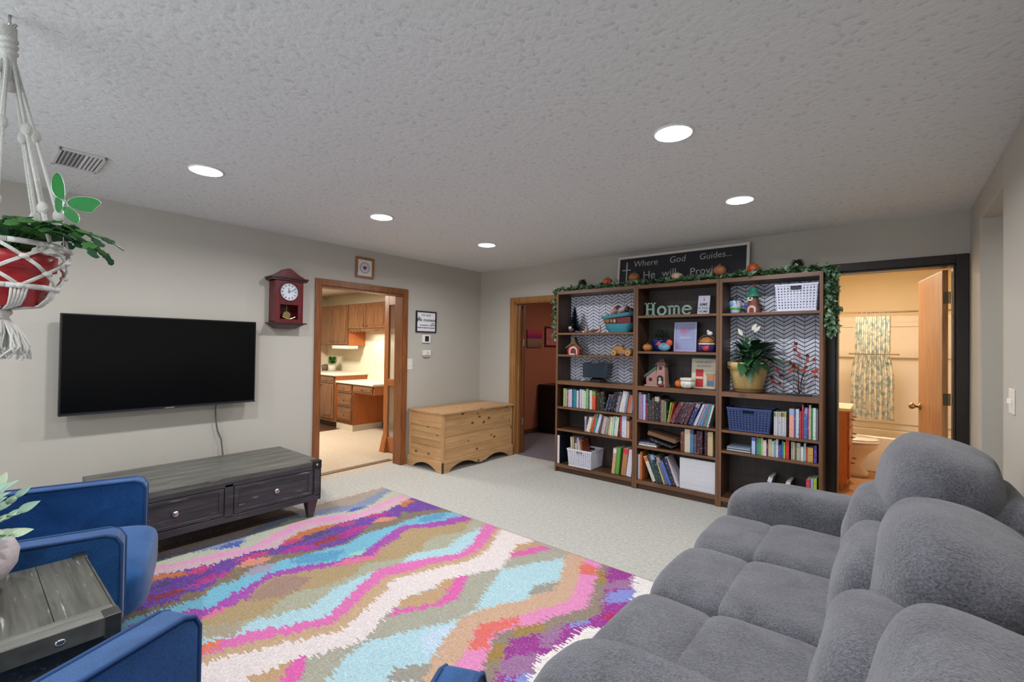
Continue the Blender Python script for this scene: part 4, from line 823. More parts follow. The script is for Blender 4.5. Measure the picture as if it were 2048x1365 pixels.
# ---------------------------------------------------------------- things on the shelves
def pumpkin(x, y, z, r, c, lab, squash=.85, name='pumpkin', stem='7a6a44', group='small pumpkins', lobes=True):
    t = thing(name, lab, 'pumpkin', (x, y, z+.0005), random.random(), group)
    pr_ = [(r*.15, 0)]+[(r*math.sin(PI*(i+.6)/13.2)**.8, r*squash*(1-math.cos(PI*(i+.6)/13.2))) for i in range(1, 12)]+[(r*.12, r*squash*1.86)]
    G().lathe(pr_, n=40, wob=.06).out('body', plain(c, .5, var=.12, bs=30), t, smooth=True)
    G().tube([(0, 0, r*squash*1.8), (r*.04, 0, r*squash*2.1), (r*.16, 0, r*squash*2.35)], r*.13, 8, r1=r*.09).out('stem', plain(stem, .8), t, smooth=True)
TZ = 2.04
pumpkin(2.08, -.225, TZ+.03, .05, 'b4501c', 'orange pumpkin on the left bookcase, left of the chalkboard')
pumpkin(2.383, -.225, TZ+.05, .054, '9a6238', 'dull brown pumpkin in front of the chalkboard cross')
pumpkin(2.827, -.235, TZ+.035, .05, 'cdb896', 'cream white pumpkin in front of the chalkboard middle', .66)
pumpkin(3.213, -.225, TZ+.04, .054, 'a06440', 'brown pumpkin with tall stem in front of the chalkboard lettering', .85)
pumpkin(3.493, -.225, TZ+.035, .05, 'ba4e18', 'bright orange pumpkin at the right end of the chalkboard', .85)
def cone(x, y, z, r, lab):
    t = thing('pine_cone', lab, 'pine cone', (x, y, z), group='dark pine cones'); s = G(); s.ball((0, 0, r*.9), (r*.7, r*.7, r*.8), k=4)
    for i in range(70):
        a = i*2.4; k = i/70; zz = r*(.2+1.5*k); rr = r*(.95*math.sin(PI*(.12+.8*k))**.8)
        d = Vector((math.cos(a), math.sin(a), .45)); s.leaf((math.cos(a)*rr*.6, math.sin(a)*rr*.6, zz), d, (0, 0, 1), r*.5, r*.4, .1, seg=2)
    s.out('scales', plain('2c2420', .7), t)
cone(1.757, -.2, TZ+.02, .06, 'dark pine cone in the garland on the left bookcase')
cone(3.82, -.2, TZ+.02, .058, 'dark pine cone in the garland on the right bookcase')
# garland
def garland():
    R_ = random.Random(5)
    def leafmat():
        def f(m, nt, b):
            v = coords(nt, (12, 12, 12)); n = N(nt, 'ShaderNodeTexNoise', Scale=1.5, Detail=2.0); L(nt, v, n.inputs['Vector'])
            L(nt, ramp(nt, n.outputs['Fac'], [(.3, hx('22402f')), (.44, hx('4c6e50')), (.56, hx('6f9160')), (.68, hx('93ada0'))]), b.inputs['Base Color']); b.inputs['Roughness'].default_value = .6
        return nmat('garland_leaf', f)
    path = []
    for i in range(40): path.append(Vector((1.455-.012*math.sin(i*.7), -.25, 1.50+.0143*i)))
    for i in range(150): path.append(Vector((1.47+i*.0172, -.22+.035*math.sin(i*.31), 2.065+.012*math.sin(i*.8))))
    for i in range(45): path.append(Vector((4.045+.02*math.sin(i*.5), -.24, 2.07-.0115*i)))
    t = thing('leaf_garland', 'green leafy garland draped along the bookcase tops and down both ends', 'garland', (1.47, -.22, 2.06))
    off = Vector((1.47, -.22, 2.06))
    G().tube([p-off for p in path[::3]], .004, 5).out('vine', plain('3a3a28', .8), t, smooth=True)
    s = G(); K = len(path)
    for i, p in enumerate(path):
        right = i > 185; left = i < 42; top_r = 150 < i <= 190
        n = 16 if right else 10 if left else 16 if top_r else 8
        if 60 < i < 66: n = 8
        for k in range(n):
            if right: d = Vector((R_.gauss(.5, .8), R_.gauss(-.2, .8), R_.gauss(-.2, .7)))
            elif left: d = Vector((R_.gauss(-.6, .7), R_.gauss(-.3, .7), R_.gauss(0, .7)))
            else: d = Vector((R_.gauss(0, 1), R_.gauss(-.25, .7), R_.gauss(.5, .5)))
            b = p+Vector((R_.gauss(0, .016), R_.gauss(0, .02), R_.gauss(0, .008)))
            if not (left or right): b.z = max(b.z, 2.052); d.z = max(d.z, -.05)
            else: b.y = min(b.y, -.02)
            if left: b.x = min(b.x, 1.468); d.x = min(d.x, .02)
            if right: b.x = max(b.x, 4.022); d.x = max(d.x, -.02)
            ln = R_.uniform(.032, .06) if not left else R_.uniform(.025, .045)
            s.leaf(b-off, d, (R_.gauss(0, .5), R_.gauss(-.4, .4), 1), ln, ln*R_.uniform(.5, .8), .25, seg=3)
    o = s.out('foliage', leafmat(), t, recalc=False); o['kind'] = 'stuff'
garland()
# chalkboard
t = thing('chalkboard', 'long white framed chalkboard sign with a cross, on top of the bookcases', 'sign', (2.775, -.075, 2.05)); t.rotation_euler = (-.1, 0, 0)
FR = plain('cfcac6', .5); W_, H_ = .655, .345
G().box(-W_, W_, -.02, 0, 0, .026).box(-W_, W_, -.02, 0, H_-.026, H_).box(-W_, -W_+.026, -.02, 0, .026, H_-.026).box(W_-.026, W_, -.02, 0, .026, H_-.026).out('frame', FR, t, bevel=.003)
G().box(-W_+.02, W_-.02, -.01, 0, .02, H_-.02).out('slate', plain('15171e', .6, var=.1, bs=20), t)
CH = plain('b9b9bd', .9, name='chalk')
def ch(txt, x, z, size, shx=0):
    o = text_mesh('chalk_lettering', txt, size, CH, t, (x, -.0105, z), (PI/2, 0, 0), ext=.0004, shear=shx, off=-.0008); o.rotation_euler = (PI/2, -.02, 0)
ch('Where', -.475, .222, .092, .1); ch('God', -.09, .228, .092, .1); ch('Guides...', .205, .228, .086, .1)
ch('He', -.365, .085, .115); ch('will', -.16, .09, .11); ch('Provide', .12, .08, .105)
G().box(-.555, -.543, -.0112, -.0104, .03, .28).out('chalk_cross', CH, t); G().box(-.60, -.505, -.0112, -.0104, .19, .2).out('chalk_cross_bar', CH, t)
# "Home" letters
t = thing('home_letters', 'mint green wooden letters spelling Home on the middle bookcase', 'letters', (2.49, -.2, 1.7315))
HM = plain('93aca0', .55, var=.12, bs=60); HE = plain('3c5a54', .6)
def letter(x, build):
    g = G(); build(g); g.v = [(a+x, b, c) for a, b, c in g.v]; g.out('letter', [HM, HE], t, bevel=.0015)
def slab(g, x0, x1, z0, z1): g.box(x0, x1, -.012, .012, z0, z1)
def lH(g):
    for x in (.02, .082): slab(g, x, x+.02, .0, .135); slab(g, x-.014, x+.034, 0, .014); slab(g, x-.014, x+.034, .121, .135)
    slab(g, .04, .082, .06, .075)
def ringl(g, cx, cz, R1, R2, a0=0, a1=2*PI, n=20):
    for i in range(n):
        a, b = a0+(a1-a0)*i/n, a0+(a1-a0)*(i+1)/n
        q = [(cx+R*math.cos(u)*.95, y, cz+R*math.sin(u)) for y in (-.012, .012) for R, u in ((R1, a), (R2, a), (R2, b), (R1, b))]
        g.add(q, [(0, 1, 2, 3), (4, 7, 6, 5), (0, 4, 5, 1), (1, 5, 6, 2), (2, 6, 7, 3), (3, 7, 4, 0)])
letter(0, lH); letter(0, lambda g: ringl(g, .18, .05, .029, .05))
def lm(g):
    for x in (.25, .295, .34): slab(g, x, x+.017, 0, .085); slab(g, x-.008, x+.025, 0, .012)
    slab(g, .238, .257, .083, .096)
    for c in (.281, .326): ringl(g, c, .07, .014, .03, 0, PI, 10)
letter(0, lm)
letter(0, lambda g: (ringl(g, .425, .048, .031, .05, .12, 2*PI-.6), slab(g, .385, .465, .046, .06)))
# printed card
t = thing('printed_card', 'white card with black print leaning beside the Home letters', 'card', (3.055, -.17, 1.7315)); t.rotation_euler = (-.12, .04, 0)
G().box(-.053, .053, -.006, 0, 0, .182).out('board', plain('c9c9dc', .5), t)
for txt, z, sz in (('HOME', .02, .03), ('IS YOU', .052, .03), ('&ME', .085, .04), ('i', .13, .05)): text_mesh('lettering', txt, sz, ink, t, (0, -.0065, z), (PI/2, 0, 0), ext=.0003, align='CENTER', off=.0005)
# dark tinsel tree
t = thing('miniature_tree', 'dark teal miniature bottle-brush tree on the left bookcase', 'ornament', (1.635, -.16, 1.5695))
s = G(); R_ = random.Random(2)
for i in range(1500):
    k = R_.random()**1.2; a = R_.random()*2*PI; z = .02+.28*k; r = .095*(1-k)+.006
    d = Vector((math.cos(a), math.sin(a), .25)); s.leaf((0, 0, z), d, (0, 0, 1), r, .016, .15, seg=2)
o = s.out('needles', plain('1a4850', .6), t, recalc=False); o['kind'] = 'stuff'; G().cyl((0, 0, 0), (0, 0, .3), .004).lathe([(.03, 0), (.03, .012), (.008, .016)], n=16).out('trunk', plain('3a3028', .7), t)
def fig(name, lab, cat, x, y, z, fn, rz=0, grp=None):
    t = thing(name, lab, cat, (x, y, z+.0005), rz, grp); fn(t); return t
def f_owl(t):
    G().ball((0, 0, .03), (.035, .025, .03), k=4).out('body', plain('3a2a34', .5), t, smooth=True); G().ball((-.01, -.012, .055), .02, k=4).out('head', plain('c0a8a8', .5), t, smooth=True)
fig('figurine', 'small dark figurine with pale head beside the miniature tree', 'figurine', 1.655, -.255, 1.569, f_owl)
def f_nat(t):
    G().lathe([(.022, 0), (.018, .03), (.008, .05)], n=12).out('robe', plain('b9877a', .6), t, smooth=True); G().ball((0, 0, .06), .011, k=3).out('head', plain('caa58c', .6), t, smooth=True)
    G().ball((-.03, -.01, .01), (.014, .01, .01), k=3).out('lamb', plain('d8d0c8', .7), t, smooth=True)
fig('figurine', 'tiny robed figurine standing between the miniature tree and the toy boat', 'figurine', 1.835, -.24, 1.569, f_nat)
def f_sleigh(t):
    G().prism([(-.06, .005), (.06, .005), (.06, .07), (.02, .06), (-.01, .025), (-.06, .02)], -.02, .02, 'y').out('body', plain('c79c94', .5, var=.2), t, bevel=.003)
    for k in range(7): G().tube([(-.07+.012*k, -.022, .005), (-.02+.012*k, -.024, .03), (.02+.005*k, -.022, .02+.004*k)], .0018, 5).out('twig', plain('3c2428', .6), t)
fig('figurine', 'pink sleigh figurine with dark twigs in front of the toy boat', 'figurine', 1.965, -.265, 1.569, f_sleigh)
# toy ark
t = thing('toy_boat', 'turquoise and red toy boat filled with animal figures', 'toy', (2.2, -.17, 1.5695))
TQ = plain('3f8ea0', .4, var=.08); TR = plain('6e1c20', .4)
def hull(z0, z1, a0, a1, b0, b1, m):
    s = G(); n = 28; v = []
    for z, a, b in ((z0, a0, b0), ((z0+z1)/2, (a0+a1)/2*1.03, (b0+b1)/2*1.03), (z1, a1, b1)):
        for i in range(n):
            u = 2*PI*i/n; v.append((a*math.copysign(abs(math.cos(u))**.8, math.cos(u)), b*math.copysign(abs(math.sin(u))**.8, math.sin(u)), z+(.012*math.cos(u)**2 if z == z1 else 0)))
    s.add(v, [(k*n+i, k*n+(i+1) % n, (k+1)*n+(i+1) % n, (k+1)*n+i) for k in range(2) for i in range(n)]+[tuple(range(n))[::-1], tuple(range(2*n, 3*n))]); return s
hull(0, .09, .115, .17, .06, .085, 0).out('hull', TQ, t, smooth=False, bevel=.002)
G().box(-.15, .15, -.055, .06, .095, .165).out('cabin', TR, t, bevel=.004)
G().box(-.16, -.02, -.058, -.054, .105, .15).out('doorway', plain('7c4a20', .6), t)
h2 = hull(.16, .19, .17, .195, .08, .09, 0).out('upper_deck', TQ, t, bevel=.003); h2.rotation_euler = (0, -.10, 0); h2.location = (.0, 0, .0)
for x, c, q in ((-.1, 'a86c40', .018), (-.06, '8a8078', .02), (-.025, 'b8a898', .022)): G().ball((x, -.068, .12), (.014, .008, q), k=3).out('animal', plain(c, .6), t, smooth=True)
G().cyl((.0, 0, .235), (.09, 0, .262), .03, n=20).out('log_roll', plain('b9a4a8', .6, var=.2), t, bevel=.003)
G().ball((-.065, 0, .24), (.035, .03, .035), k=4).ball((-.09, -.005, .215), (.02, .02, .02), k=3).out('pig', plain('c0958e', .5), t, smooth=True)
G().ball((-.07, -.034, .262), (.02, .006, .02), k=3).out('face', plain('d8b4ac', .5), t, smooth=True)
G().ball((.09, -.01, .245), (.035, .03, .032), k=4).ball((.13, 0, .225), (.03, .03, .03), k=4).ball((-.03, .01, .27), (.035, .02, .022), k=4).out('dark_animals', plain('4a2a2a', .6), t, smooth=True)
for x in (-.13, -.03, .02, .06): G().ball((x, -.04, .205+x*.09), (.02, .015, .015), k=3).out('animal', plain(random.choice(['7d7a72', '9a9a98', '5c4a44']), .6), t, smooth=True)
# red ceramic house on shelf 1.325
t = thing('ceramic_house', 'small red and white ceramic house with brown roof on left bookcase', 'ornament', (1.675, -.22, 1.3255), .2)
G().prism([(-.065, 0), (.065, 0), (.07, .06), (.04, .095), (0, .11), (-.04, .095), (-.07, .06)], -.04, .04, 'y').out('walls', plain('a8302c', .4, var=.15), t, bevel=.004)
G().prism(arc(0, .045, .045, 0, PI, 12)+[(-.045, 0), (.045, 0)], -.043, -.039, 'y').out('door_arch', plain('d8b8a8', .5), t)
G().prism(arc(0, .042, .032, 0, PI, 12)+[(-.032, 0), (.032, 0)], -.046, -.042, 'y').out('doorway', plain('5c1c20', .5), t)
G().prism([(-.095, .075), (-.09, .065), (0, .118), (.09, .055), (.105, .06), (.03, .13), (.01, .2), (-.01, .2), (-.03, .13)], -.05, .05, 'y').out('roof', plain('5c4c36', .8, bmp=.5, bs=80), t, bevel=.003)
G().box(-.035, .02, -.052, -.04, 0, .012).out('doorstep', plain('d8d0c4', .5), t)
# wooden toy car
t = thing('toy_car', 'varnished wooden toy car with disc wheels on the left bookcase', 'toy', (2.255, -.22, 1.3255))
PW = plain('a87844', .4, var=.15, bs=40); PW2 = plain('6c3f22', .4)
G().prism([(-.115, .02), (.12, .02), (.125, .05), (.1, .062), (.03, .06), (.02, .085), (-.0, .105), (-.06, .1), (-.07, .06), (-.115, .05)], -.03, .03, 'y').out('body', PW, t, bevel=.004)
G().box(-.06, .015, -.033, .033, .1, .108).out('roof', PW2, t, bevel=.002)
for x in (-.075, .085):
    for sy in (-1, 1):
        wh = G().cyl((x, sy*.034, .03), (x, sy*.048, .03), .03, n=24).out('wheel', plain('b98a52', .4), t, bevel=.003); G().cyl((x, sy*.048, .03), (x, sy*.052, .03), .008, n=12).out('hub', PW2, wh)
    G().prism(arc(x, .03, .042, .2, PI-.2, 10)+arc(x, .03, .034, PI-.2, .2, 10), -.045, .045, 'y').out('fender', PW, t)
G().ball((-.122, 0, .035), (.008, .012, .008), k=3).out('headlamp', plain('2a1418', .4), t, smooth=True)
# dark glass box
t = thing('glass_box', 'dark glossy glass box on a black foot, left bookcase', 'ornament', (1.93, -.16, 1.0315), .1)
DGL = plain('1c2a38', .06, name='dark_glass', spec=.8)
ft = G().lathe([(.0, .0), (.085, 0), (.085, .03), (.05, .045), (.05, .05)], n=4).out('foot', plain('0b0c10', .3), t); ft.rotation_euler = (0, 0, PI/4)
G().prism([(-.14, .045), (.14, .045), (.145, .2), (.09, .215), (-.09, .215), (-.145, .2)], -.07, .07, 'y').out('glass_body', DGL, t, bevel=.008)
t = thing('wooden_cross', 'thin wooden cross leaning at the right side of the left bookcase', 'cross', (2.372, -.2, 1.0315)); t.rotation_euler = (0, .03, .25)
G().box(-.006, .006, -.005, .005, 0, .21).box(-.06, .055, -.005, .005, .135, .147).out('beams', plain('7c5a38', .6), t, bevel=.001)
t = thing('glass_dish', 'small patterned glass dish at the foot of the dark glass box', 'dish', (1.80, -.24, 1.0315)); G().lathe([(.012, 0), (.02, .004), (.034, .022), (.032, .022), (.018, .008)], n=20).out('bowl', plain('9aa0b0', .15), t, smooth=True)
# middle bookcase, second shelf
pumpkin(2.54, -.24, 1.3775, .045, 'b0702c', 'round dull orange gourd left of the blue pot', .82, 'gourd', group='gourds on the middle bookcase')
def greens(name, par, n, rad, h, c, seed, w_=.02, ln=.05, up_=.6, base=(0, 0, 0), stuff=True, drop=.35):
    R_ = random.Random(seed); s = G()
    for i in range(n):
        a = R_.random()*2*PI; r = rad*R_.random()**.5; z = h*R_.random()
        d = Vector((math.cos(a), math.sin(a), R_.uniform(-.2, up_)))
        s.leaf((base[0]+math.cos(a)*r*.6, base[1]+math.sin(a)*r*.6, base[2]+z), d, (0, 0, 1), ln*R_.uniform(.7, 1.3), w_*R_.uniform(.7, 1.2), drop, seg=3)
    o = s.out(name, plain(c, .5, var=.3, bs=40), par, recalc=False)
    if stuff: o['kind'] = 'stuff'
    return o
t = thing('blue_pot', 'blue glazed pot with trailing dark plant on the middle bookcase', 'plant pot', (2.632, -.15, 1.3775))
G().lathe([(.045, 0), (.065, .03), (.075, .1), (.08, .115), (.074, .115), (.06, .1)], n=32).out('pot', plain('1e2c74', .25, var=.15), t, smooth=True)
greens('foliage', t, 90, .07, .09, '2a4630', 4, .02, .045, .8, (0, 0, .12))
t = thing('chicken_figurine', 'blue speckled chicken figurine with orange tail before the blue pot', 'figurine', (2.715, -.25, 1.3775))
G().ball((0, 0, .045), (.06, .035, .042), k=5).out('body', plain('6a9cb0', .4, var=.35, bs=80), t, smooth=True)
G().ball((-.05, -.005, .075), (.022, .02, .026), k=4).out('head', plain('c04050', .4), t, smooth=True); G().ball((.05, 0, .085), (.032, .016, .034), k=4).out('tail', plain('c84a30', .4), t, smooth=True)
G().cyl((-.07, -.008, .072), (-.084, -.008, .068), .006, .001, n=8).out('beak', plain('d8a040', .5), t)
def gradmat(name, stops, ax=2, sc_=1.0):
    def f(m, nt, b):
        tc = N(nt, 'ShaderNodeTexCoord'); n = N(nt, 'ShaderNodeTexNoise', Scale=7.0, Detail=1.0); L(nt, tc.outputs['Object'], n.inputs['Vector'])
        L(nt, ramp(nt, n.outputs['Fac'], stops), b.inputs['Base Color']); b.inputs['Roughness'].default_value = .2
    return nmat(name, f)
t = thing('framed_print', 'pale lavender framed print on the second shelf of the middle bookcase', 'picture', (2.885, -.16, 1.3775)); t.rotation_euler = (-.09, 0, 0)
G().box(-.108, .108, -.012, 0, 0, .018).box(-.108, .108, -.012, 0, .272, .29).box(-.108, -.09, -.012, 0, .018, .272).box(.09, .108, -.012, 0, .018, .272).out('frame', plain('a9a8d0', .4), t, bevel=.002)
G().box(-.095, .095, -.006, 0, .01, .28).out('print', gradmat('rainbow_print', [(.3, hx('b07088')), (.45, hx('9298c8')), (.6, hx('8ea0c4')), (.72, hx('58a090'))]), t)
text_mesh('lettering', 'FREEDOM', .024, plain('e4e4ee', .5), t, (0, -.0068, .13), (PI/2, 0, 0), ext=.0003, align='CENTER')
t = thing('ceramic_jar', 'painted ceramic basket jar with purple base and white bird on top', 'jar', (3.1, -.2, 1.3775))
G().lathe([(.05, 0), (.066, .01), (.07, .04), (.068, .07)], n=28).out('base', plain('3c2a64', .3, var=.3), t, smooth=True)
G().lathe([(.071, .07), (.074, .072), (.074, .08), (.07, .084), (.066, .08), (.071, .07)], n=28).out('band', plain('d8d4d8', .4), t, smooth=True)
G().lathe([(.068, .084), (.06, .11), (.035, .135), (.01, .142)], n=28).out('lid', plain('b0743c', .4, var=.3), t, smooth=True)
G().tube([(-.07, 0, .1)]+[(.07*math.cos(PI-PI*i/10), 0, .1+.06*math.sin(PI*i/10)) for i in range(11)], .005, 6).out('handle', plain('6a4c40', .5), t, smooth=True)
G().ball((.03, -.01, .175), (.026, .02, .02), k=4).ball((.014, -.01, .195), (.013, .012, .013), k=3).out('bird', plain('dcdcdc', .4), t, smooth=True)
G().ball((.01, -.066, .035), (.03, .012, .025), k=4).out('flowers', plain('b0343c', .5), t, smooth=True)
# middle bookcase, third shelf
t = thing('birdhouse_church', 'pink wooden church birdhouse with bell tower on the middle bookcase', 'birdhouse', (2.63, -.19, 1.0325))
PK = plain('a87c74', .6, var=.1)
G().prism([(-.1, .01), (.0, .01), (.0, .17), (-.1, .09)], -.05, .05, 'y').out('nave', PK, t, bevel=.002); G().hexa((-.005, .095, -.055, .055), (.01, .085, -.045, .045), .01, .21).out('tower', PK, t, bevel=.002)
G().prism([(-.12, .08), (-.118, .105), (.005, .2), (.005, .172)], -.06, .06, 'y').out('nave_roof', plain('3c6656', .7, bmp=.4), t, bevel=.002)
G().hexa((-.01, .105, -.062, .062), (.02, .075, -.025, .025), .21, .25).box(.022, .072, -.025, .025, .25, .262).hexa((.018, .077, -.03, .03), (.04, .055, -.005, .005), .262, .285).out('tower_roof', plain('5c4438', .7), t, bevel=.002)
G().cyl((-.055, -.052, .065), (-.055, -.047, .065), .018, n=18).out('entrance_hole', plain('3c1018', .7), t); G().box(-.115, .1, -.06, .06, 0, .01).out('base', plain('b09c88', .6), t)
G().prism(arc(.045, .08, .03, 0, PI, 10)+[(.015, .01), (.075, .01)], -.060, -.052, 'y').out('doorway', plain('1e2418', .7), t)
G().ball((.048, -.062, .035), (.02, .012, .03), k=4).ball((.045, -.064, .075), (.012, .01, .014), k=3).out('angel', plain('c8b8b8', .5), t, smooth=True)
G().box(.03, .06, -.052, -.044, .165, .195).out('window', plain('3a2c2c', .6), t); G().ball((.06, -.066, .015), (.03, .015, .018), k=4).out('berries', plain('7c2c38', .5), t, smooth=True)
pumpkin(2.857, -.22, 1.0315, .042, 'cc6a2c', 'small bright orange pumpkin behind the white pumpkin bowl', .9)
t = thing('pumpkin_bowl', 'white ceramic pumpkin bowl with wavy rim on the middle bookcase', 'bowl', (2.937, -.235, 1.0315))
G().lathe([(.03, 0), (.055, .012), (.066, .045), (.06, .07)], n=40, wob=.05).out('bowl', plain('d8d4c8', .3), t, smooth=True)
G().lathe([(.062, .07), (.068, .085), (.064, .098), (.052, .1), (.05, .09)], n=40, wob=.06).out('lid', plain('d2d0c4', .3), t, smooth=True)
t = thing('word_picture', 'cream picture with red and blue jars, middle bookcase third shelf', 'picture', (3.055, -.14, 1.0325)); t.rotation_euler = (-.06, 0, 0)
G().box(-.11, .11, -.014, 0, 0, .29).out('canvas', plain('cfc8b4', .6), t, bevel=.002)
def pj(x0, x1, z0, z1, c, nm, y=-.0155): return G().box(x0, x1, y, -.014, z0, z1).out(nm, plain(c, .6), t, bevel=.0006)
pj(-.07, .0, .012, .18, 'b82c2c', 'red_jar'); pj(-.068, -.002, .09, .112, 'd8c0b4', 'jar_band', -.0165); pj(.03, .1, .02, .125, 'c08050', 'tan_jar'); pj(.035, .09, .03, .075, '3c78b0', 'jar_apron', -.0165); pj(.02, .105, .125, .145, 'a89070', 'jar_lid', -.0165); pj(-.11, .11, .28, .29, '5c7c78', 'top_strip', -.0158)
text_mesh('lettering', 'HARVEST', .036, plain('6a6a64', .6), t, (0, -.0146, .235), (PI/2, 0, 0), ext=.0004, align='CENTER'); text_mesh('lettering', 'BLESSINGS', .027, plain('6a6a64', .6), t, (.005, -.0146, .205), (PI/2, 0, 0), ext=.0004, align='CENTER')
# right bookcase top shelf
t = thing('painted_pot', 'small painted white pot with green plant, top shelf of right bookcase', 'plant pot', (3.35, -.22, 1.7285))
G().lathe([(.036, 0), (.04, .02), (.05, .1), (.052, .112), (.046, .112), (.04, .09)], n=28).out('pot', plain('c4c4dc', .4), t, smooth=True)
G().lathe([(.0435, .03), (.0485, .05), (.046, .052), (.0435, .03)], n=28).out('painted_grass', plain('3c9c3c', .5), t, smooth=True); G().ball((-.02, -.045, .085), (.018, .006, .018), k=3).out('painted_flower', plain('3f9cc4', .5), t, smooth=True)
greens('foliage', t, 80, .06, .03, '1f3c30', 6, .012, .055, .7, (0, 0, .11))
t = thing('flower_posy', 'small blue and white fabric posy beside the tree-house ornament', 'flowers', (3.43, -.17, 1.7285)); s = G(); R_ = random.Random(9)
for i in range(40): s.ball((R_.gauss(0, .018), R_.gauss(0, .014), .03+R_.random()*.06), .009, k=2)
o = s.out('blossoms', plain('6a74a8', .6, var=.5, bs=200), t); o['kind'] = 'stuff'; G().cyl((0, 0, 0), (0, 0, .04), .02, .014).out('wrap', plain('2c3a5c', .6), t)
t = thing('treehouse_ornament', 'brown tree-stump ornament with green hat roof and round window', 'ornament', (3.492, -.21, 1.7285))
TB = plain('7c4c3c', .6, bmp=.6, bs=70, var=.15)
G().lathe([(.066, 0), (.052, .03), (.042, .07), (.037, .12), (.04, .15)], n=24, wob=.06).out('stump', TB, t, smooth=True)
GH = plain('2e7c68', .4, var=.15); G().lathe([(.062, .14), (.066, .15), (.04, .17), (.034, .21), (.024, .225), (.005, .228)], n=28, wob=.03).out('hat_roof', GH, t, smooth=True)
G().cyl((0, 0, .225), (.006, 0, .262), .009, .007).out('chimney', plain('8c4c44', .6), t)
w2 = G().cyl((-.015, -.038, .125), (-.015, -.046, .125), .021, n=20).out('round_window', plain('d8ccb8', .5), t); G().cyl((-.015, -.046, .125), (-.015, -.048, .125), .009, .009, 12).out('opening', plain('181210', .5), w2)
G().prism(arc(.0, .03, .034, 0, PI, 10)+[(-.034, 0), (.034, 0)], -.066, -.05, 'y').out('door_surround', plain('c8a89c', .6, var=.2), t, bevel=.003); G().prism(arc(.0, .026, .018, 0, PI, 10)+[(-.018, 0), (.018, 0)], -.069, -.065, 'y').out('doorway', plain('6c1c24', .5), t)
# peace lily
t = thing('potted_lily', 'big leafy peace lily in a yellow pot on the right bookcase', 'plant', (3.445, -.165, 1.0315))
YP = plain('c4a870', .4, var=.06)
G().lathe([(.115, 0), (.12, .012), (.122, .03), (.132, .035)], n=40).out('saucer', plain('8a6c44', .5), t, smooth=True)
G().lathe([(.1, .02), (.118, .035), (.146, .17), (.15, .2), (.166, .205), (.168, .262), (.16, .265), (.15, .25)], n=44).out('pot', YP, t, smooth=True)
G().lathe([(.0, .24), (.15, .242)], n=30).out('soil', plain('2c2018', .9), t)
R_ = random.Random(21); LG = plain('1e4028', .35, var=.35, bs=14, name='lily_leaf'); LG2 = plain('33603c', .35, var=.3, bs=14, name='lily_leaf_light')
base_leafs = [G().leaf((0, 0, 0), (0, 1, 0), (0, 0, 1), .19, .085, b_, seg=7).out('leaf', mm, t, smooth=True, recalc=False) for b_, mm in ((.35, LG), (.7, LG), (.5, LG2))]
for i in range(78):
    o = base_leafs[i] if i < 3 else base_leafs[i % 3].copy()
    if i >= 3: col.objects.link(o); o.parent = t
    a = i*2.4+R_.gauss(0, .25); el = R_.uniform(-.1, 1.15); st = R_.uniform(.04, .16)
    sx = math.cos(a)*(.5+.5*math.cos(el)); sy = math.sin(a)
    px_, py_ = sx*st*(1.15 if sx > 0 else .35), min(sy*st*.8, .02)
    if py_ > .0: el = max(el, .5)
    z = .27+st*math.tan(min(el, 1.0))*.5+R_.uniform(0, .05)
    o.location = (px_, py_, z); o.rotation_euler = (el*.8, 0, a-PI/2); sc_ = R_.uniform(.75, 1.25); o.scale = (sc_,)*3
    if sx < 0: o.scale = (sc_*.72,)*3
    if math.sin(a) > .1: o.scale = (sc_*.6,)*3; o.rotation_euler = (1.15, 0, a-PI/2)
    G().tube([(px_*.2, py_*.2, .24), (px_*.6, py_*.6, .24+(z-.24)*.6), (px_, py_, z)], .003, 5).out('stem', LG2, t, smooth=True)
for x, z, an in ((-.04, .50, .5), (.035, .545, -.5), (.05, .53, -.9)):
    G().tube([(0, 0, .26), (x*.6, -.02, .26+(z-.26)*.6), (x, -.03, z)], .003, 5).out('flower_stalk', LG2, t, smooth=True)
    G().leaf((x, -.03, z), (math.sin(-an), -.1, .8), (0, -1, 0), .075, .032, .1, seg=5).out('white_spathe', plain('dcd8cc', .4), t, smooth=True)
G().leaf((.03, -.14, .29), (.15, -.25, -1), (0, -1, .2), .2, .085, .0, seg=7).out('leaf', LG2, t, smooth=True)
# autumn branch
t = thing('autumn_branch', 'thin branch ornament with red and orange blossoms on black base', 'ornament', (3.83, -.14, 1.0315))
G().box(-.09, .09, -.03, .03, 0, .01).out('base', plain('14141a', .4), t, bevel=.002)
BK = plain('3c2424', .5); pts = [(-.19, .1), (-.16, .2), (-.13, .16), (-.06, .27), (-.035, .25), (.03, .21), (-.03, .38), (0, .335), (.06, .33), (.11, .3), (-.02, .43), (.06, .29), (.12, .16), (.1, .2), (-.2, .14), (-.01, .23), (.05, .235), (.125, .21), (-.14, .09), (-.06, .2)]
cl = ['8a2c20', 'c4442c', '5c1818', '8c4420', '701c18', 'b84430']
s = G()
for x, z in pts: s.tube([(0, 0, .008), (x*.35, 0, z*.45), (x, -.02, z)], .0016, 5)
s.out('twigs', BK, t)
for i, (x, z) in enumerate(pts):
    s = G()
    for k in range(5): a = k*1.256+i; s.leaf((x, -.02, z), (math.cos(a), -.5, math.sin(a)), (0, -1, 0), .022, .014, .1, seg=2)
    s.ball((x, -.022, z), .008, k=2); s.out('blossom', plain(cl[i % 6], .5), t)
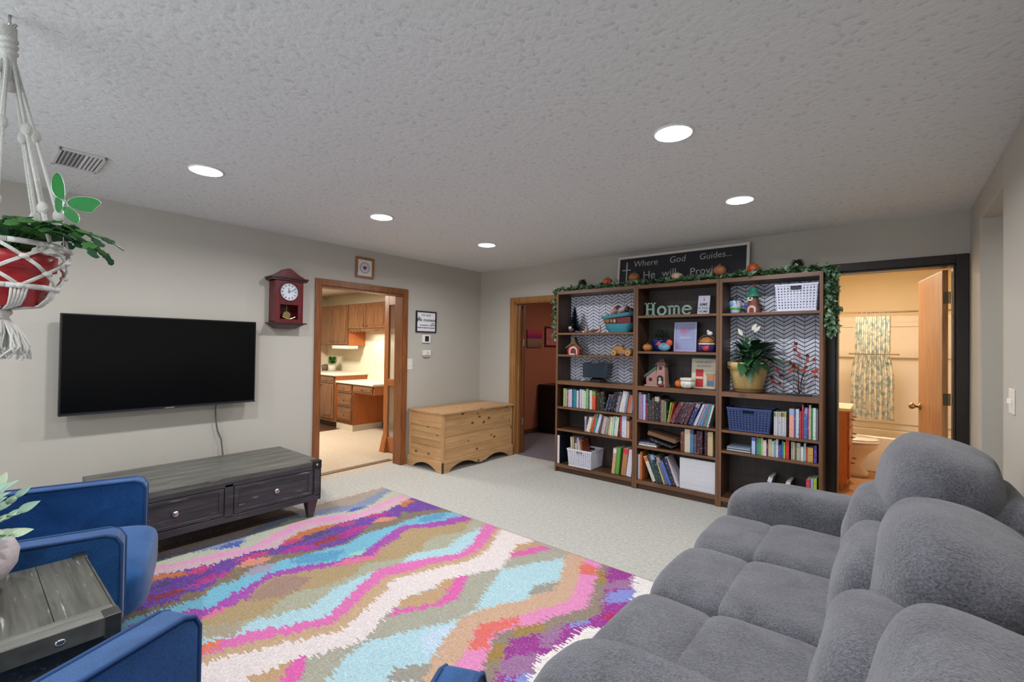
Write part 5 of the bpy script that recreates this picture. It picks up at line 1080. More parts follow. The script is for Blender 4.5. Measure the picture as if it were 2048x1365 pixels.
# ================================================================ SOFA
def fabric(c1, c2, name, sc_=140, st=.6, wr=0):
    def f(m, nt, b):
        v = coords(nt); n = N(nt, 'ShaderNodeTexNoise', Scale=float(sc_), Detail=3.0, Roughness=.7); L(nt, v, n.inputs['Vector'])
        n2 = N(nt, 'ShaderNodeTexNoise', Scale=7.0, Detail=4.0, Distortion=.8); L(nt, v, n2.inputs['Vector'])
        mx = N(nt, 'ShaderNodeMix', data_type='FLOAT'); mx.inputs[0].default_value = .3; L(nt, n.outputs['Fac'], mx.inputs[2]); L(nt, n2.outputs['Fac'], mx.inputs[3])
        L(nt, ramp(nt, mx.outputs[0], [(.38, hx(c1)), (.62, hx(c2))]), b.inputs['Base Color'])
        b.inputs['Roughness'].default_value = .9; b.inputs['Specular IOR Level'].default_value = .15; b.inputs['Sheen Weight'].default_value = .35; b.inputs['Sheen Roughness'].default_value = .4
        ad = N(nt, 'ShaderNodeMath', operation='MULTIPLY_ADD'); L(nt, n2.outputs['Fac'], ad.inputs[0]); ad.inputs[1].default_value = float(wr); L(nt, n.outputs['Fac'], ad.inputs[2])
        bump(nt, b, ad.outputs[0], st, .006)
    return nmat(name, f)
SF = fabric('46464c', '6c6c73', 'grey_chenille', 150, 1.0, .9)
def puff(name, par, c, r, n=4.0, tilt=0, mat=None, k=14, tufts=None, lump=.0, seed=0, rz=0):
    mt = Matrix.Rotation(rz, 4, 'Z') @ Matrix.Rotation(tilt, 4, 'Y')
    def fn(q):
        if lump:
            h = noise.noise(Vector((q.x*1.6+seed*7, q.y*1.9, q.z*1.7)))*lump
            q = q*(1+h)
        return q
    g = G().ball(c, r, n, k, mat=mt, fn=fn)
    return g.out(name, mat or SF, par, smooth=True, sub=1, recalc=False)
RX, RY = 4.2, -2.66
t = thing('reclining_sofa', 'grey plush three-seat reclining sofa along the right wall', 'sofa', (RX, RY, 0))
def S(x, y, z): return (x-RX, y-RY, z)
puff('base', t, S(4.25, -2.66, .23), (.5, .92, .18), 9, k=10)
ys = [-1.86, -2.395, -2.93, -3.465]
for i in range(3):
    yc = (ys[i]+ys[i+1])/2
    fp = puff('footrest_pad', t, S(3.83, yc, .33), (.165, .277, .175), 4.6, lump=.015, seed=i)
    puff('seat_cushion', t, S(4.13, yc, .365), (.21, .277, .145), 6.0, lump=.015, seed=i+3)
    dz = -.06*i
    puff('lumbar_cushion', t, S(4.43, yc, .645+dz*.6), (.165, .28, .17), 3.6, tilt=.22, lump=.05, seed=i+6)
    puff('headrest_cushion', t, S(4.565, (-2.04, -2.75, -3.50)[i], (.84, .725, .665)[i]), (.19, .352, .20), 3.0, tilt=.25, lump=.06, seed=i+9)
    puff('back_shell', t, S(4.68, (-2.04, -2.72, -3.40)[i], .46+dz*1.4), (.12, .34, .43), 6, tilt=.10)
for yc, nm in ((-1.69, 0), (-3.625, 1)):
    a = puff('armrest', t, S(4.13, yc, .345), (.45, .165, .30), 4.2, lump=.03, seed=20+nm)
for x in (3.85, 4.6):
    for y in (-3.5, -1.8): G().cyl(S(x, y, 0), S(x, y, .06), .03, n=12).out('foot', plain('1c1a18', .5), t)
# ================================================================ ARMCHAIRS
BF = fabric('123560', '275a94', 'blue_linen', 420, .35, .3)
BF.node_tree.nodes['Principled BSDF'].inputs['Sheen Weight'].default_value = .3
def armchair(loc, rz, lab):
    t = thing('armchair', lab, 'armchair', (loc[0], loc[1], 0), rz, 'matching blue armchairs')
    W_ = .465; A = .095
    for sx in (-1, 1):
        a0, a1 = sorted((sx*W_, sx*(W_-A)))
        pr_ = [(-.80, .20), (-.03, .20), (-.0, .30), (0, .62), (-.015, .65), (-.04, .66), (-.80, .66)]
        o = G().prism(pr_, a0, a1, 'x').out('arm', BF, t, bevel=.014, seg=3)
        for x in (a0+.002, a1-.002):
            p = [(x, -.78, .658), (x, -.05, .658), (x, -.018, .645), (x, -.002, .615), (x, -.002, .30), (x, -.028, .21)]
            part(G().tube(p, .0065, 6).out('piping', plain('173a66', .85), o, smooth=True), 'blue corded piping')
    G().prism([(-.80, .15), (-.05, .17), (-.03, .24), (-.80, .24)], -W_+A, W_-A, 'x').out('seat_frame', BF, t, bevel=.01)
    def fn(q): return Vector((q.x, q.y, q.z+(.12*q.z if q.z > 0 else 0)*(1-q.x*q.x)))
    G().ball((0, -.29, .345), (W_-A-.004, .36, .105), 6, 14, fn=fn).out('seat_cushion', BF, t, smooth=True, sub=1, recalc=False)
    G().box(-W_+A, W_-A, -.84, -.74, .18, .78, mat=Matrix.Translation((0, -.06, 0)) @ Matrix.Rotation(.08, 4, 'X')).out('back_frame', BF, t, bevel=.03, seg=3)
    def fn2(q): return q*(1+.05*noise.noise(q*1.7+Vector((loc[0], 0, 0))))
    G().ball((0, -.66, .64), (W_-A-.01, .10, .235), 4.5, 14, mat=Matrix.Rotation(.16, 4, 'X'), fn=fn2).out('back_cushion', BF, t, smooth=True, sub=1, recalc=False)
    for x in (-.40, .40):
        for y in (-.74, -.08): G().hexa((x-.012, x+.012, y-.012, y+.012), (x-.024, x+.024, y-.024, y+.024), .013, .20).out('leg', wood('2a1a10', '40281a', 2), t, bevel=.002)
    return t
armchair((1.673, -4.095), -math.radians(16.8), 'blue upholstered armchair nearer the television, beside the media stand')
armchair((3.267, -4.045), math.radians(25.4), 'blue upholstered armchair cut by the bottom edge, nearest the sofa')
# ================================================================ END TABLE
t = thing('end_table', 'weathered dark wood end table with metal corners between the blue armchairs', 'side table', (2.11, -4.96, 0))
EW, ED = .57, .62
for k in range(5):
    y0 = k*ED/5; G().box(.0, EW-.075, y0+.0006, y0+ED/5-.0006, .585, .61).out('top_plank', wood('35352f', '5c5c54', 0, .32, name='weathered_table_top', wear=.8), t, bevel=.0015)
G().box(EW-.074, EW, 0, ED, .585, .611).out('end_board', wood('4c4c46', '72726a', 1, .35, name='weathered_end', wear=.7), t, bevel=.002)
G().box(-.004, EW+.004, ED, ED+.006, .56, .612).box(EW, EW+.006, 0, ED, .56, .612).out('edge_strip', plain('5a5a54', .4, .5, var=.3), t, bevel=.002)
for x in (.012, EW-.012):
    part(G().box(x-.035, x+.02, ED-.03, ED+.009, .552, .614).out('corner_bracket', plain('4e4e48', .35, .8, var=.3), t, bevel=.003), 'dark metal corner bracket')
    part(G().ball((x-.01, ED+.009, .585), (.012, .004, .012), k=3).out('rivet', plain('d4d2cc', .2, 1), t, smooth=True), 'silver rivet')
part(G().ball((EW+.0065, ED-.12, .585), (.004, .012, .009), k=3).out('rivet', plain('d4d2cc', .2, 1), t, smooth=True), 'silver rivet')
G().box(.02, EW-.02, .02, ED-.015, .18, .585).out('cabinet_body', wood('1c2022', '33373a', 0, .4, name='dark_table_body', wear=.3), t, bevel=.004)
G().box(.05, EW-.05, ED-.016, ED-.004, .24, .53).out('drawer_front', wood('1c2022', '33373a', 0, .4, name='dark_table_body'), t, bevel=.003)
for x in (.03, EW-.08):
    for y in (.03, ED-.08): G().hexa((x+.01, x+.04, y+.01, y+.04), (x, x+.05, y, y+.05), 0, .18).out('leg', plain('2b2a28', .4, .3), t, bevel=.002)
# pot with sprigs on the table
t = thing('sprig_pot', 'round whitewashed pot with pale green leafy sprigs on the end table', 'plant pot', (2.205, -4.66, .6125))
G().lathe([(.07, 0), (.12, .025), (.148, .07), (.152, .11), (.135, .155), (.10, .18), (.085, .185), (.08, .178)], n=48).out('pot', plain('b9aeb0', .7, var=.1, bs=40, bmp=.3), t, smooth=True)
R_ = random.Random(14); SG = plain('8fb09a', .6, var=.25, bs=60, name='sprig_leaf'); SG2 = plain('b0c4a4', .45, var=.2, bs=60, name='sprig_leaf_pale')
lf = [G().leaf((0, 0, 0), (0, 1, 0), (0, 0, 1), .055, .026, .2, seg=5, fold=.2).out('leaf', mm, t, smooth=True, recalc=False) for mm in (SG, SG2)]; cnt = 0
for i in range(12):
    a = [.69, .3, 1.1, .55, .85, 1.9, 3.0, 4.1, 5.2, 6.0, -.1, .7][i]; d = Vector((math.cos(a)*.75, math.sin(a)*.75, [.75, .9, .6, 1.1, .35, 1, .9, 1, 1, .9, .9, .1][i])).normalized(); ln = [.21, .2, .19, .2, .2, .17, .16, .16, .17, .18, .19, .19][i]
    p0 = Vector((0, 0, .17)); tip = p0+d*ln
    G().tube([p0, p0+d*ln*.5+Vector((0, 0, .01)), tip], .0022, 5).out('stem', plain('6a7a58', .6), t, smooth=True)
    for k in range(9):
        q = p0+d*ln*(.35+.65*k/8); sd = (1 if k % 2 else -1); w2 = d.cross(Vector((0, 0, 1))).normalized()*sd
        dr = (d*.9+w2*.9*(1-.8*(k == 8))+Vector((0, 0, .15))).normalized()
        o = lf[cnt % 2] if cnt < 2 else lf[cnt % 2].copy()
        if cnt >= 2: col.objects.link(o); o.parent = t
        cnt += 1
        o.location = q; o.rotation_euler = (dr.to_track_quat('Y', 'Z') @ Matrix.Rotation(R_.uniform(.3, 1.3), 3, 'Y').to_quaternion()).to_euler(); o.scale = (R_.uniform(.8, 1.2),)*3
# ================================================================ HANGING PLANTER
PXY = Vector((2.256, -4.565, 0)); MCR = plain('d6d6d0', .9, bmp=.5, bs=300, name='macrame_cord')
t = thing('hanging_planter', 'white macrame plant hanger holding a red pot from the ceiling', 'plant hanger', (PXY.x, PXY.y, 2.44))
def P(r, a, z): return Vector((r*math.cos(a), r*math.sin(a), z-2.44))
s = G(); s.tube([P(0, 0, 2.44), P(0, 0, 2.40)], .004, 8); s.tube([P(.015, a, 2.40+.015*math.sin(a)) for a in [i*PI/6 for i in range(13)]], .003, 6); part(s.out('ceiling_hook', plain('c8c8c8', .3, 1), t, smooth=True), 'metal ceiling hook')
NR = 7; rimz, h2z, botz = 1.705, 1.572, 1.505; A0 = .69
s = G()
s.tube([P(.0, 0, 2.40), P(.0, 0, 2.2)], .018, 10)
for z in (2.36, 2.34, 2.32, 2.22): s.ball(P(0, 0, z), (.023, .023, .012), k=3)
for i in range(NR):
    a = A0+i*2*PI/NR
    for off in (-.028, .028):
        pts = []
        for k in range(13):
            u = k/12; z = 2.30+(rimz-2.30)*u; r = .012+.136*u
            sp = off*(math.sin(u*PI)*.35+u*.2) if u < 1 else 0
            pts.append(P(r, a+sp*3, z)+Vector((0, 0, 0)))
        s.tube(pts, .0048, 6)
    for u in (.38, .80):
        r = .012+.136*u; z = 2.30+(rimz-2.30)*u; s.ball(P(r, a, z), (.014, .014, .022), k=3)
s.out('hanging_cords', MCR, t, smooth=True)
def hoop(r, z, rr): return [P(r+.0015*math.sin(9*a), a, z) for a in [i*2*PI/40 for i in range(41)]]
for r, z in ((.150, rimz), (.122, h2z)): G().tube(hoop(r, z, 0), .0085, 8).out('wrapped_hoop', MCR, t, smooth=True)
rows_ = [(.148, rimz, 0), (.148, 1.66, .5), (.136, 1.615, 0), (.122, h2z, .5)]
s = G()
for (r0, z0, p0), (r1, z1, p1) in zip(rows_[:-1], rows_[1:]):
    for i in range(NR):
        a = A0+(i+p0)*2*PI/NR
        for sg in (-1, 1):
            b = a+sg*PI/NR
            for off in (-.022, .022): s.tube([P(r0+.002, a+off, z0), P((r0+r1)/2+.004, (a+b)/2+off, (z0+z1)/2), P(r1+.002, b+off, z1)], .0038, 5)
for r, z, p in rows_:
    for i in range(NR): s.ball(P(r+.004, A0+(i+p)*2*PI/NR, z), (.012, .012, .009), k=3)
for i in range(NR):
    for k in range(5):
        a = A0+(i+.5)*2*PI/NR+(k-2)*.07; s.tube([P(.124, a, h2z), P(.112, a, 1.54), P(.09, a*1.0, 1.515), P(.02, a, botz-.002)], .0036, 5)
s.out('knotted_net', MCR, t, smooth=True)
s = G(); s.ball(P(0, 0, 1.492), (.024, .024, .016), k=4); s.tube([P(0, 0, 1.49), P(0, 0, 1.462)], .017, 10)
R_ = random.Random(8)
for i in range(70):
    a = R_.random()*2*PI; r = .06*R_.random()**.5; s.tube([P(.012, a, 1.475), P(.02+r*.4, a+.1, 1.43), P(.012+r*.9+.0, a+R_.gauss(0, .2), 1.385), P(.008+r, a+R_.gauss(0, .3), 1.352+R_.uniform(-.012, .012))], .0032, 5)
o = s.out('tassel', MCR, t, smooth=True)
RPX = plain('b02c30', .35, var=.06)
tp = thing('hanging_pot', 'red flower pot hanging in the white macrame net', 'plant pot', (PXY.x, PXY.y, 1.512))
G().lathe([(.075, 0), (.082, .0), (.102, .07), (.112, .115), (.122, .118), (.124, .165), (.118, .168), (.114, .15)], n=44).out('pot', RPX, tp, smooth=True); G().lathe([(.0, .145), (.112, .147)], n=24).out('soil', plain('2c2018', .9), tp)
R_ = random.Random(31); CG = plain('1f4c2c', .65, spec=.3, var=.35, bs=50, name='cactus_leaf'); CG2 = plain('3c6c30', .65, spec=.3, var=.3, bs=50, name='cactus_leaf_light')
seg_ = [G().prism([(-.004, 0), (.004, 0), (.011, .012), (.009, .02), (.013, .03), (.005, .04), (-.005, .04), (-.013, .03), (-.009, .02), (-.011, .012)], -.0018, .0018, 'z').out('leaf', mm, tp, bevel=.001) for mm in (CG, CG2)]
cnt = 0; dirs = [(.69, 1.0), (.69, .9), (.45, .85), (.95, .9), (.25, .7), (1.2, .75), (.6, .7), (.8, .8), (.0, .6), (1.5, .6), (.7, .55), (-.5, .6), (2.2, .6), (3., .7), (3.8, .6), (4.6, .7), (5.4, .6), (.5, .4), (.9, .35), (-.9, .4), (-1.5, .5), (1.8, .3), (.3, .3), (1.1, .5)]
for i, (a, w_) in enumerate(dirs):
    p = Vector((.04*math.cos(a), .04*math.sin(a), .155)); el = R_.uniform(1.0, 1.4) if w_ < .8 else R_.uniform(.9, 1.15); n = int(4+7*w_)
    for k in range(n):
        d = Vector((math.cos(a)*math.cos(el), math.sin(a)*math.cos(el), math.sin(el)))
        o = seg_[cnt % 2] if cnt < 2 else seg_[cnt % 2].copy()
        if cnt >= 2: col.objects.link(o); o.parent = tp
        cnt += 1; o.location = p; q = d.to_track_quat('Y', 'Z') @ Matrix.Rotation(R_.uniform(-.6, .6), 3, 'Y').to_quaternion(); o.rotation_euler = q.to_euler(); o.scale = (1.5, .95, 1)
        p = p+d*.032; el -= R_.uniform(.16, .30)*(1.15 if w_ < .8 else .85); a += R_.gauss(0, .09)
        if el < -1.3: el = -1.3
# butterfly pick
t = thing('butterfly_pick', 'green film butterfly with wire edges on a stick above the hanging plant', 'butterfly ornament', (2.405, -4.445, 1.70))
GF = nmat('green_film', lambda m, nt, b: (b.inputs['Base Color'].__setattr__('default_value', hx('1f8f3c')), b.inputs['Roughness'].__setattr__('default_value', .3), b.inputs['Transmission Weight'].__setattr__('default_value', .35), b.inputs['Alpha'].__setattr__('default_value', .93)))
WR = plain('b8c8bc', .3, .9); rtv = Vector((.771, .637, 0)); k_ = .00158
wings = [('upper', [(0, 0), (-17, -12), (-20, -40), (-12, -60), (-3, -50), (3, -10)], -.02), ('lower', [(0, 2), (-10, -14), (-24, -16), (-27, 5), (-18, 22), (-6, 22)], .012), ('upper', [(2, 0), (17, -13), (47, -14), (60, -4), (48, 8), (45, 18), (30, 18), (8, 10)], .015), ('lower', [(0, 6), (30, 20), (40, 34), (38, 47), (28, 46), (8, 36), (-4, 22)], -.01)]
for nm, pts, dp in wings:
    for _ in range(2): pts = [q for i in range(len(pts)) for q in ((pts[i][0]*.75+pts[(i+1) % len(pts)][0]*.25, pts[i][1]*.75+pts[(i+1) % len(pts)][1]*.25), (pts[i][0]*.25+pts[(i+1) % len(pts)][0]*.75, pts[i][1]*.25+pts[(i+1) % len(pts)][1]*.75))]
    fwv = Vector((-.637, .771, 0)); s = G(); V_ = []
    cx_ = sum(p[0] for p in pts)/len(pts)
    for e in (-.0006, .0006):
        for a, b in pts: V_.append(rtv*a*k_+Vector((0, 0, .145-b*k_))+fwv*(e+dp*abs(a)/30))
    n = len(V_)//2; s.add(V_, [tuple(range(n)), tuple(range(n, 2*n))[::-1]]+[(i, n+i, n+(i+1) % n, (i+1) % n) for i in range(n)])
    o = s.out(nm+'_wing', GF, t); part(G().tube([Vector(v) for v in V_[:n]]+[Vector(V_[0])], .0011, 5).out('wire_edge', WR, o, smooth=True), 'silver wire edge')
G().tube([(0, 0, 0), (0, 0, .12)], .0015, 5).out('stick', WR, t, smooth=True); G().tube([(0, 0, .12), rtv*-.004+Vector((0, 0, .16))], .004, 8, r1=.003).out('body', WR, t, smooth=True)
G().tube([(0, 0, .158), rtv*.02+Vector((0, 0, .185)), rtv*.045+Vector((0, 0, .195))], .0008, 4).tube([(0, 0, .158), rtv*.01+Vector((0, 0, .18)), rtv*.03+Vector((0, 0, .2))], .0008, 4).out('antennae', WR, t)
# ================================================================ KITCHEN
KW = wood('583620', '855836', 2, .25, name='kitchen_oak'); KWX = wood('583620', '855836', 0, .25, name='kitchen_oak_x'); KSIDE = wood('9a5424', 'b8682e', 2, .4, name='kitchen_side_oak')
CT = plain('ddd3c2', .35); KNB = plain('8c7a5c', .35, 1)
def cdoor(par, name, x0, x1, z0, z1, y, knob=None, arch=True):
    d = G().box(x0, x1, y-.018, y, z0, z1).out(name, KW if name == 'door' else KWX, par, bevel=.003)
    a, b, c, e = x0+.045, x1-.045, z0+.045, z1-.045; k = .03 if arch and z1-z0 > .3 else .0
    if name == 'drawer': a, b, c, e, k = x0+.025, x1-.025, z0+.025, z1-.025, .012
    pts = [(a+k, c), (b-k, c), (b-k, c+k), (b, c+k), (b, e-k), (b-k, e-k), (b-k, e), (a+k, e), (a+k, e-k), (a, e-k), (a, c+k), (a+k, c+k)] if k else [(a, c), (b, c), (b, e), (a, e)]
    G().prism(pts, y-.026, y-.018, 'y').out('raised_panel', KW if name == 'door' else KWX, d, bevel=.005)
    if knob:
        g = G().lathe([(.006, 0), (.006, .012), (.014, .018), (.001, .026)], n=12); g.v = [(knob[0]+p, y-.018-r_, knob[1]+q) for p, q, r_ in g.v]
        part(g.out('knob', KNB, d, smooth=True), 'brass knob')
def cab(name, lab, x0, x1, y0, z0, z1, rz=0):
    t = thing(name, lab, 'cabinet', (0, 0, z0)); t.location = (0, 0, 0); G().box(x0, x1, y0, -.001, z0, z1).out('body', KSIDE, t, bevel=.002)
    G().box(x0, x1, y0-.002, y0, z0, z1).out('face_frame', KW, t); return t
t = cab('wall_cabinet', 'tall brown oak wall cabinet with three doors in the kitchen, left', -4.13, -2.825, -.33, 1.39, 2.10)
for a, b, kx in ((-4.12, -3.865, None), (-3.855, -3.345, (-3.38, 1.45)), (-3.335, -2.84, (-3.30, 1.45))): cdoor(t, 'door', a, b, 1.405, 2.085, -.332, kx)
t = cab('wall_cabinet', 'short brown oak wall cabinet with two doors over the kitchen desk', -2.822, -1.715, -.33, 1.665, 2.10)
for a, b, kx in ((-2.81, -2.29, (-2.33, 1.72)), (-2.275, -1.725, (-2.24, 1.72))): cdoor(t, 'door', a, b, 1.68, 2.085, -.332, kx)
pts = [(-2.82, 1.665)]+[(-2.82+.1*i+.1*j/6, 1.615+.022*math.sin(PI*j/6)) for i in range(11) for j in range(7)]+[(-1.72, 1.665)]
G().prism(pts, -.33, -.315, 'y').out('scalloped_valance', KWX, t)
t = cab('base_cabinet', 'brown oak base cabinet in the kitchen, left of the lower desk', -4.13, -2.75, -.6, .1, .87)
for a, b in ((-4.1, -3.66), (-3.65, -3.23), (-3.21, -2.79)): cdoor(t, 'drawer', a, b, .755, .85, -.602, ((a+b)/2, .8)); cdoor(t, 'door', a, b, .15, .735, -.602, (a+.04 if a < -3.3 else a+.03, .70))
G().box(-4.13, -2.80, -.54, -.02, 0, .1).out('toe_kick', plain('2c2622', .6), t)
o = G().box(-4.13, -2.72, -.64, -.001, .872, .912).out('countertop', CT, bevel=.008); tag(o, 'cream countertop on the kitchen base cabinet', 'countertop')
t = cab('desk_unit', 'brown oak desk drawer unit in the kitchen, under the cream desktop', -2.745, -2.255, -.57, .1, .762)
for z0, z1 in ((.615, .75), (.39, .595), (.15, .37)): cdoor(t, 'drawer', -2.71, -2.28, z0, z1, -.572, (-2.495, (z0+z1)/2))
G().box(-2.25, -1.675, -.57, -.01, .625, .762).out('apron', KSIDE, t, bevel=.002); cdoor(t, 'drawer', -2.235, -1.70, .64, .75, -.572, (-1.97, .695))
G().box(-2.745, -2.25, -.575, -.01, .0, .098).out('plinth', plain('c4b8a4', .5), t)
o = G().box(-2.742, -1.655, -.61, -.001, .764, .796).out('desktop', CT, bevel=.008); tag(o, 'cream desktop over the kitchen desk drawers', 'countertop')
o = G().box(-3.32, -2.83, -.36, -.14, 1.33, 1.385).box(-3.30, -2.85, -.34, -.16, 1.322, 1.33).out('cabinet_light', plain('d8d4cc', .3), bevel=.006); tag(o, 'white fixture mounted under the tall kitchen wall cabinet', 'light fixture')
t = thing('potted_topiary', 'round green topiary in a white pot on the kitchen counter', 'plant', (-3.50, -.25, .913))
G().lathe([(.05, 0), (.06, .005), (.075, .11), (.068, .11)], n=24).out('pot', plain('c4c0b4', .5), t, smooth=True); greens('foliage', t, 500, .075, .12, '3c8a2c', 12, .02, .05, 1.2, (0, 0, .13), drop=.2)
t = thing('small_planter', 'small brown pot left of the topiary on the kitchen counter', 'plant pot', (-3.76, -.25, .913)); G().lathe([(.05, 0), (.065, .1), (.06, .1), (.04, .02)], n=20).out('pot', plain('6c5a4c', .6), t, smooth=True); greens('foliage', t, 60, .05, .02, '5a7c50', 13, .014, .04, 1, (0, 0, .09))
for x, lab in ((-2.52, 'white wall outlet above the kitchen desk, left one'), (-2.28, 'white wall outlet above the kitchen desk, right one'), (-4.0, 'white wall outlet at the left of the kitchen wall')):
    t = thing('wall_outlet', lab, 'outlet', (x, -.001, 1.08)); G().box(-.036, .036, -.006, 0, -.058, .058).out('plate', plain('e0d8c0', .4), t, bevel=.002); G().box(-.016, .016, -.008, -.006, .01, .04).box(-.016, .016, -.008, -.006, -.04, -.01).out('sockets', plain('c8c0a8', .4), t)
# ================================================================ SIDE ROOM
t = thing('sunset_painting', 'small unframed pink and purple painting on the terracotta wall', 'painting', (-.1, 1.386, 1.54))
def paintmat():
    def f(m, nt, b):
        tc = N(nt, 'ShaderNodeTexCoord'); sp = N(nt, 'ShaderNodeSeparateXYZ'); L(nt, tc.outputs['Object'], sp.inputs[0]); n = N(nt, 'ShaderNodeTexNoise', Scale=14.0); L(nt, tc.outputs['Object'], n.inputs['Vector'])
        mr = N(nt, 'ShaderNodeMapRange'); mr.inputs[1].default_value = -.145; mr.inputs[2].default_value = .145; L(nt, sp.outputs[2], mr.inputs[0])
        ad = N(nt, 'ShaderNodeMath', operation='MULTIPLY_ADD'); L(nt, n.outputs['Fac'], ad.inputs[0]); ad.inputs[1].default_value = .3; L(nt, mr.outputs[0], ad.inputs[2])
        L(nt, ramp(nt, ad.outputs[0], [(.2, hx('6c5a48')), (.45, hx('8c6a54')), (.62, hx('9a6a54')), (.7, hx('6a1c58')), (.85, hx('a01c54')), (1, hx('b83c54'))]), b.inputs['Base Color'])
    return nmat('sunset_paint', f)
G().box(0, .02, -.2, .2, -.145, .145).out('canvas', paintmat(), t, bevel=.002)
t = thing('framed_picture', 'dark framed pink print on the terracotta wall beside the bookcase', 'picture', (-.1, 1.87, 1.585))
G().box(0, .025, -.19, .19, -.17, -.145).box(0, .025, -.19, .19, .145, .17).box(0, .025, -.19, -.165, -.145, .145).box(0, .025, .165, .19, -.145, .145).out('frame', wood('3a1814', '542420', 1), t, bevel=.002)
G().box(0, .012, -.17, .17, -.15, .15).out('print', plain('b46a64', .5, var=.25, bs=60), t)
t = thing('black_cabinet', 'black cabinet on the mauve carpet of the side room', 'cabinet', (-.08, 1.5, 0)); BLK = plain('0d0d10', .4)
G().box(0, .6, 0, .5, .03, .78).box(-.0, .61, -.01, .51, .76, .785).out('body', BLK, t, bevel=.004)
for z0, z1 in ((.06, .28), (.3, .52), (.54, .74)): G().box(.6, .615, .02, .48, z0, z1).out('drawer', BLK, t, bevel=.003)
G().box(.02, .58, .02, .48, 0, .03).out('plinth', BLK, t)
# ================================================================ BATHROOM
TU = plain('e6d8c2', .25, name='tub_acrylic')
t = thing('bathtub', 'cream one-piece bathtub and shower surround in the bathroom', 'bathtub', (3.515, 2.15, 0))
TWd, TDp = 1.62, .735
G().box(0, TWd, 0, .06, 0, .42).box(0, TWd, TDp-.06, TDp, 0, .42).box(0, .08, .06, TDp-.06, 0, .42).box(TWd-.08, TWd, .06, TDp-.06, 0, .42).box(.08, TWd-.08, .06, TDp-.06, 0, .12).out('tub', TU, t, bevel=.02, seg=3)
s = G().box(0, TWd, TDp-.02, TDp-.001, .42, 1.86).box(0, .02, .03, TDp-.02, .42, 1.86).box(TWd-.02, TWd, .03, TDp-.02, .42, 1.86)
s.box(.1, TWd-.1, TDp-.07, TDp-.02, 1.33, 1.38).box(.1, .2, TDp-.04, TDp-.02, .5, 1.75).box(TWd-.25, TWd-.1, TDp-.045, TDp-.02, .5, 1.75).box(.1, TWd-.1, TDp-.035, TDp-.02, 1.72, 1.78).box(.1, TWd-.1, TDp-.035, TDp-.02, .5, .7)
s.out('surround', TU, t, bevel=.01)
tag(G().cyl((3.502, 2.17, 1.865), (5.148, 2.17, 1.865), .011, n=12).out('shower_rod', plain('c9b8a0', .25, 1), smooth=False), 'metal shower curtain rod across the tub', 'curtain rod')
t = thing('shower_curtain', 'bunched blue and cream patterned shower curtain in front of the tub', 'curtain', (4.26, 2.12, 1.85))
def curt():
    def f(m, nt, b):
        v = coords(nt); n = N(nt, 'ShaderNodeTexNoise', Scale=20.0, Detail=2.0, Distortion=.5); L(nt, v, n.inputs['Vector'])
        L(nt, ramp(nt, n.outputs['Fac'], [(.40, hx('8b9c96')), (.5, hx('c4bda8')), (.62, hx('d8ccb4'))]), b.inputs['Base Color']); b.inputs['Roughness'].default_value = .8
    return nmat('curtain_print', f)
v = []; nx, nz = 60, 24
for j in range(nz+1):
    u = j/nz; z = -.04-1.19*u; hw = .145+(.02 if u < .34 else .02+.035*min(1, (u-.34)*4)); am = .028*(1-.35*u)
    if .34 < u < .42: hw -= .01
    for i in range(nx+1):
        q = -1+2*i/nx; v.append((q*hw-.005*u, am*math.sin(q*26+.6*math.sin(3*u)), z))
for j in range(nz+1):
    for i in range(nx+1): a = v[j*(nx+1)+i]; v.append((a[0], a[1]+.003, a[2]))
O_ = (nx+1)*(nz+1); f = [(j*(nx+1)+i, j*(nx+1)+i+1, (j+1)*(nx+1)+i+1, (j+1)*(nx+1)+i) for j in range(nz) for i in range(nx)]
g = G().add(v, f+[tuple(k+O_ for k in q[::-1]) for q in f]); g.out('cloth', curt(), t, smooth=True, recalc=False)
for k in range(8):
    x = -.14+.04*k; part(G().tube([(x, .05+.016*math.cos(a), .0+.018*math.sin(a)) for a in [i*PI/6 for i in range(13)]], .0018, 5).tube([(x, .034, 0), (x, .01, -.045)], .0018, 4).out('curtain_ring', plain('d0c8b8', .3, .8), t, smooth=True), 'metal curtain ring')
tag(G().cyl((4.05, 2.075, 1.375), (4.49, 2.075, 1.375), .006, n=10).ball((4.05, 2.075, 1.375), .01, k=3).ball((4.49, 2.075, 1.375), .01, k=3).out('curtain_bar', plain('8a6c50', .4, .6), smooth=False), 'thin brown bar across the patterned shower curtain', 'bar')
t = thing('toilet', 'white toilet beyond the vanity in the bathroom', 'toilet', (3.52, 1.86, 0)); PO = plain('e4d6c4', .12, name='porcelain')
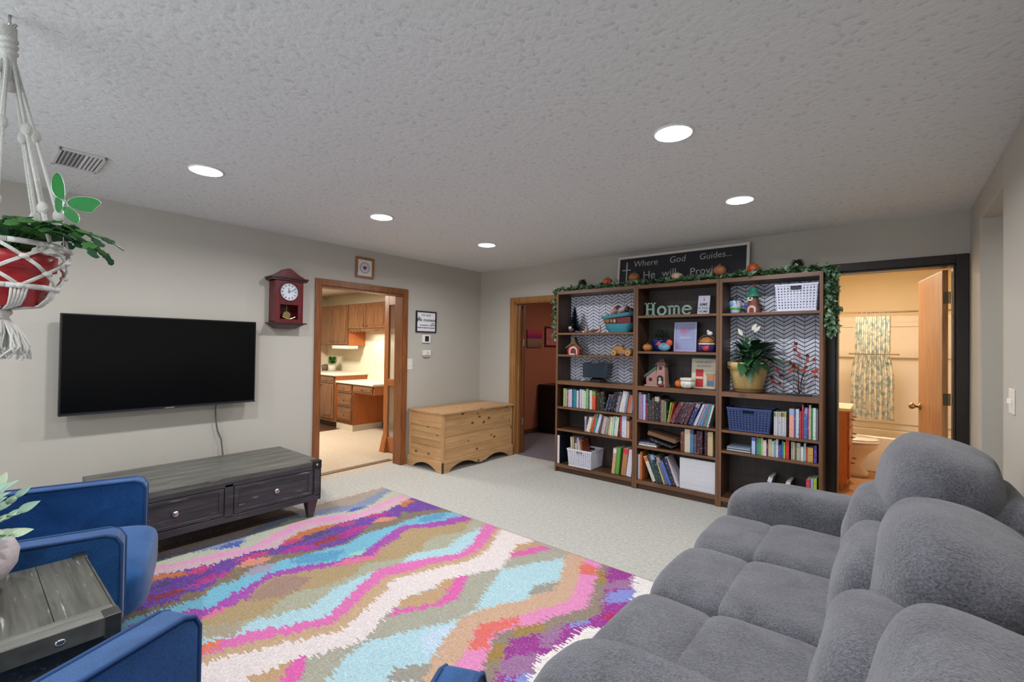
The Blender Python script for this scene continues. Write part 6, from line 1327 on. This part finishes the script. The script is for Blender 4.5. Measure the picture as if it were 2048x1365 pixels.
def loft(secs, n=28):
    s = G(); v = []
    for cx_, a, b, z in secs: v += [(cx_+a*math.copysign(abs(math.cos(2*PI*i/n))**.85, math.cos(2*PI*i/n)), b*math.sin(2*PI*i/n), z) for i in range(n)]
    K = len(secs); return s.add(v, [(k*n+i, k*n+(i+1) % n, (k+1)*n+(i+1) % n, (k+1)*n+i) for k in range(K-1) for i in range(n)]+[tuple(range(n))[::-1], tuple(range((K-1)*n, K*n))])
loft([(.48, .24, .12, 0), (.48, .235, .115, .05), (.46, .2, .10, .14), (.48, .22, .13, .24), (.53, .26, .175, .33), (.54, .265, .185, .385)]).out('bowl', PO, t, smooth=True)
loft([(.54, .275, .19, .387), (.54, .28, .195, .397), (.54, .275, .19, .41)]).out('seat', PO, t, smooth=True); loft([(.54, .27, .188, .412), (.54, .272, .19, .425), (.54, .24, .17, .436)]).out('lid', PO, t, smooth=True)
G().box(.0, .19, -.22, .22, .38, .74).out('tank', PO, t, bevel=.02, seg=3); G().box(-.005, .2, -.23, .23, .742, .77).out('tank_lid', PO, t, bevel=.01); G().box(.19, .2, -.17, -.1, .68, .7).out('flush_lever', plain('c8c8c8', .2, 1), t, bevel=.003)
t = thing('vanity', 'orange oak bathroom vanity with cream top, left of the doorway', 'vanity', (3.512, 1.0, 0)); VW = wood('a85c28', 'c8783c', 2, .35, name='vanity_oak')
G().box(0, .58, .02, .56, .08, .80).box(.0, .53, .04, .54, 0, .08).out('body', VW, t, bevel=.003); G().box(-.0, .605, 0, .58, .80, .835).box(0, .02, 0, .58, .835, .92).out('top', plain('e2cfae', .25), t, bevel=.008)
for z0, z1, nm in ((.12, .42, 'door'), (.44, .62, 'drawer'), (.64, .78, 'drawer')):
    for y0, y1 in ((.04, .28), (.3, .54)): d = G().box(.58, .598, y0, y1, z0, z1).out(nm, VW, t, bevel=.004); part(G().cyl((.598, (y0+y1)/2-.03, (z0+z1)/2), (.598, (y0+y1)/2+.03, (z0+z1)/2), .004, n=8).ball((.618, (y0+y1)/2, (z0+z1)/2), (.02, .03, .006), k=3).out('handle', plain('6a4a2c', .35, 1), d, smooth=True), 'dark brass pull')
G().lathe([(.02, 0), (.016, .02), (.012, .1), (.018, .12)], (.12, .28, .835), 16).tube([(.12, .28, .94), (.16, .28, .96), (.22, .28, .945)], .01, 8).out('faucet', plain('c8c8c8', .15, 1), t, smooth=True)
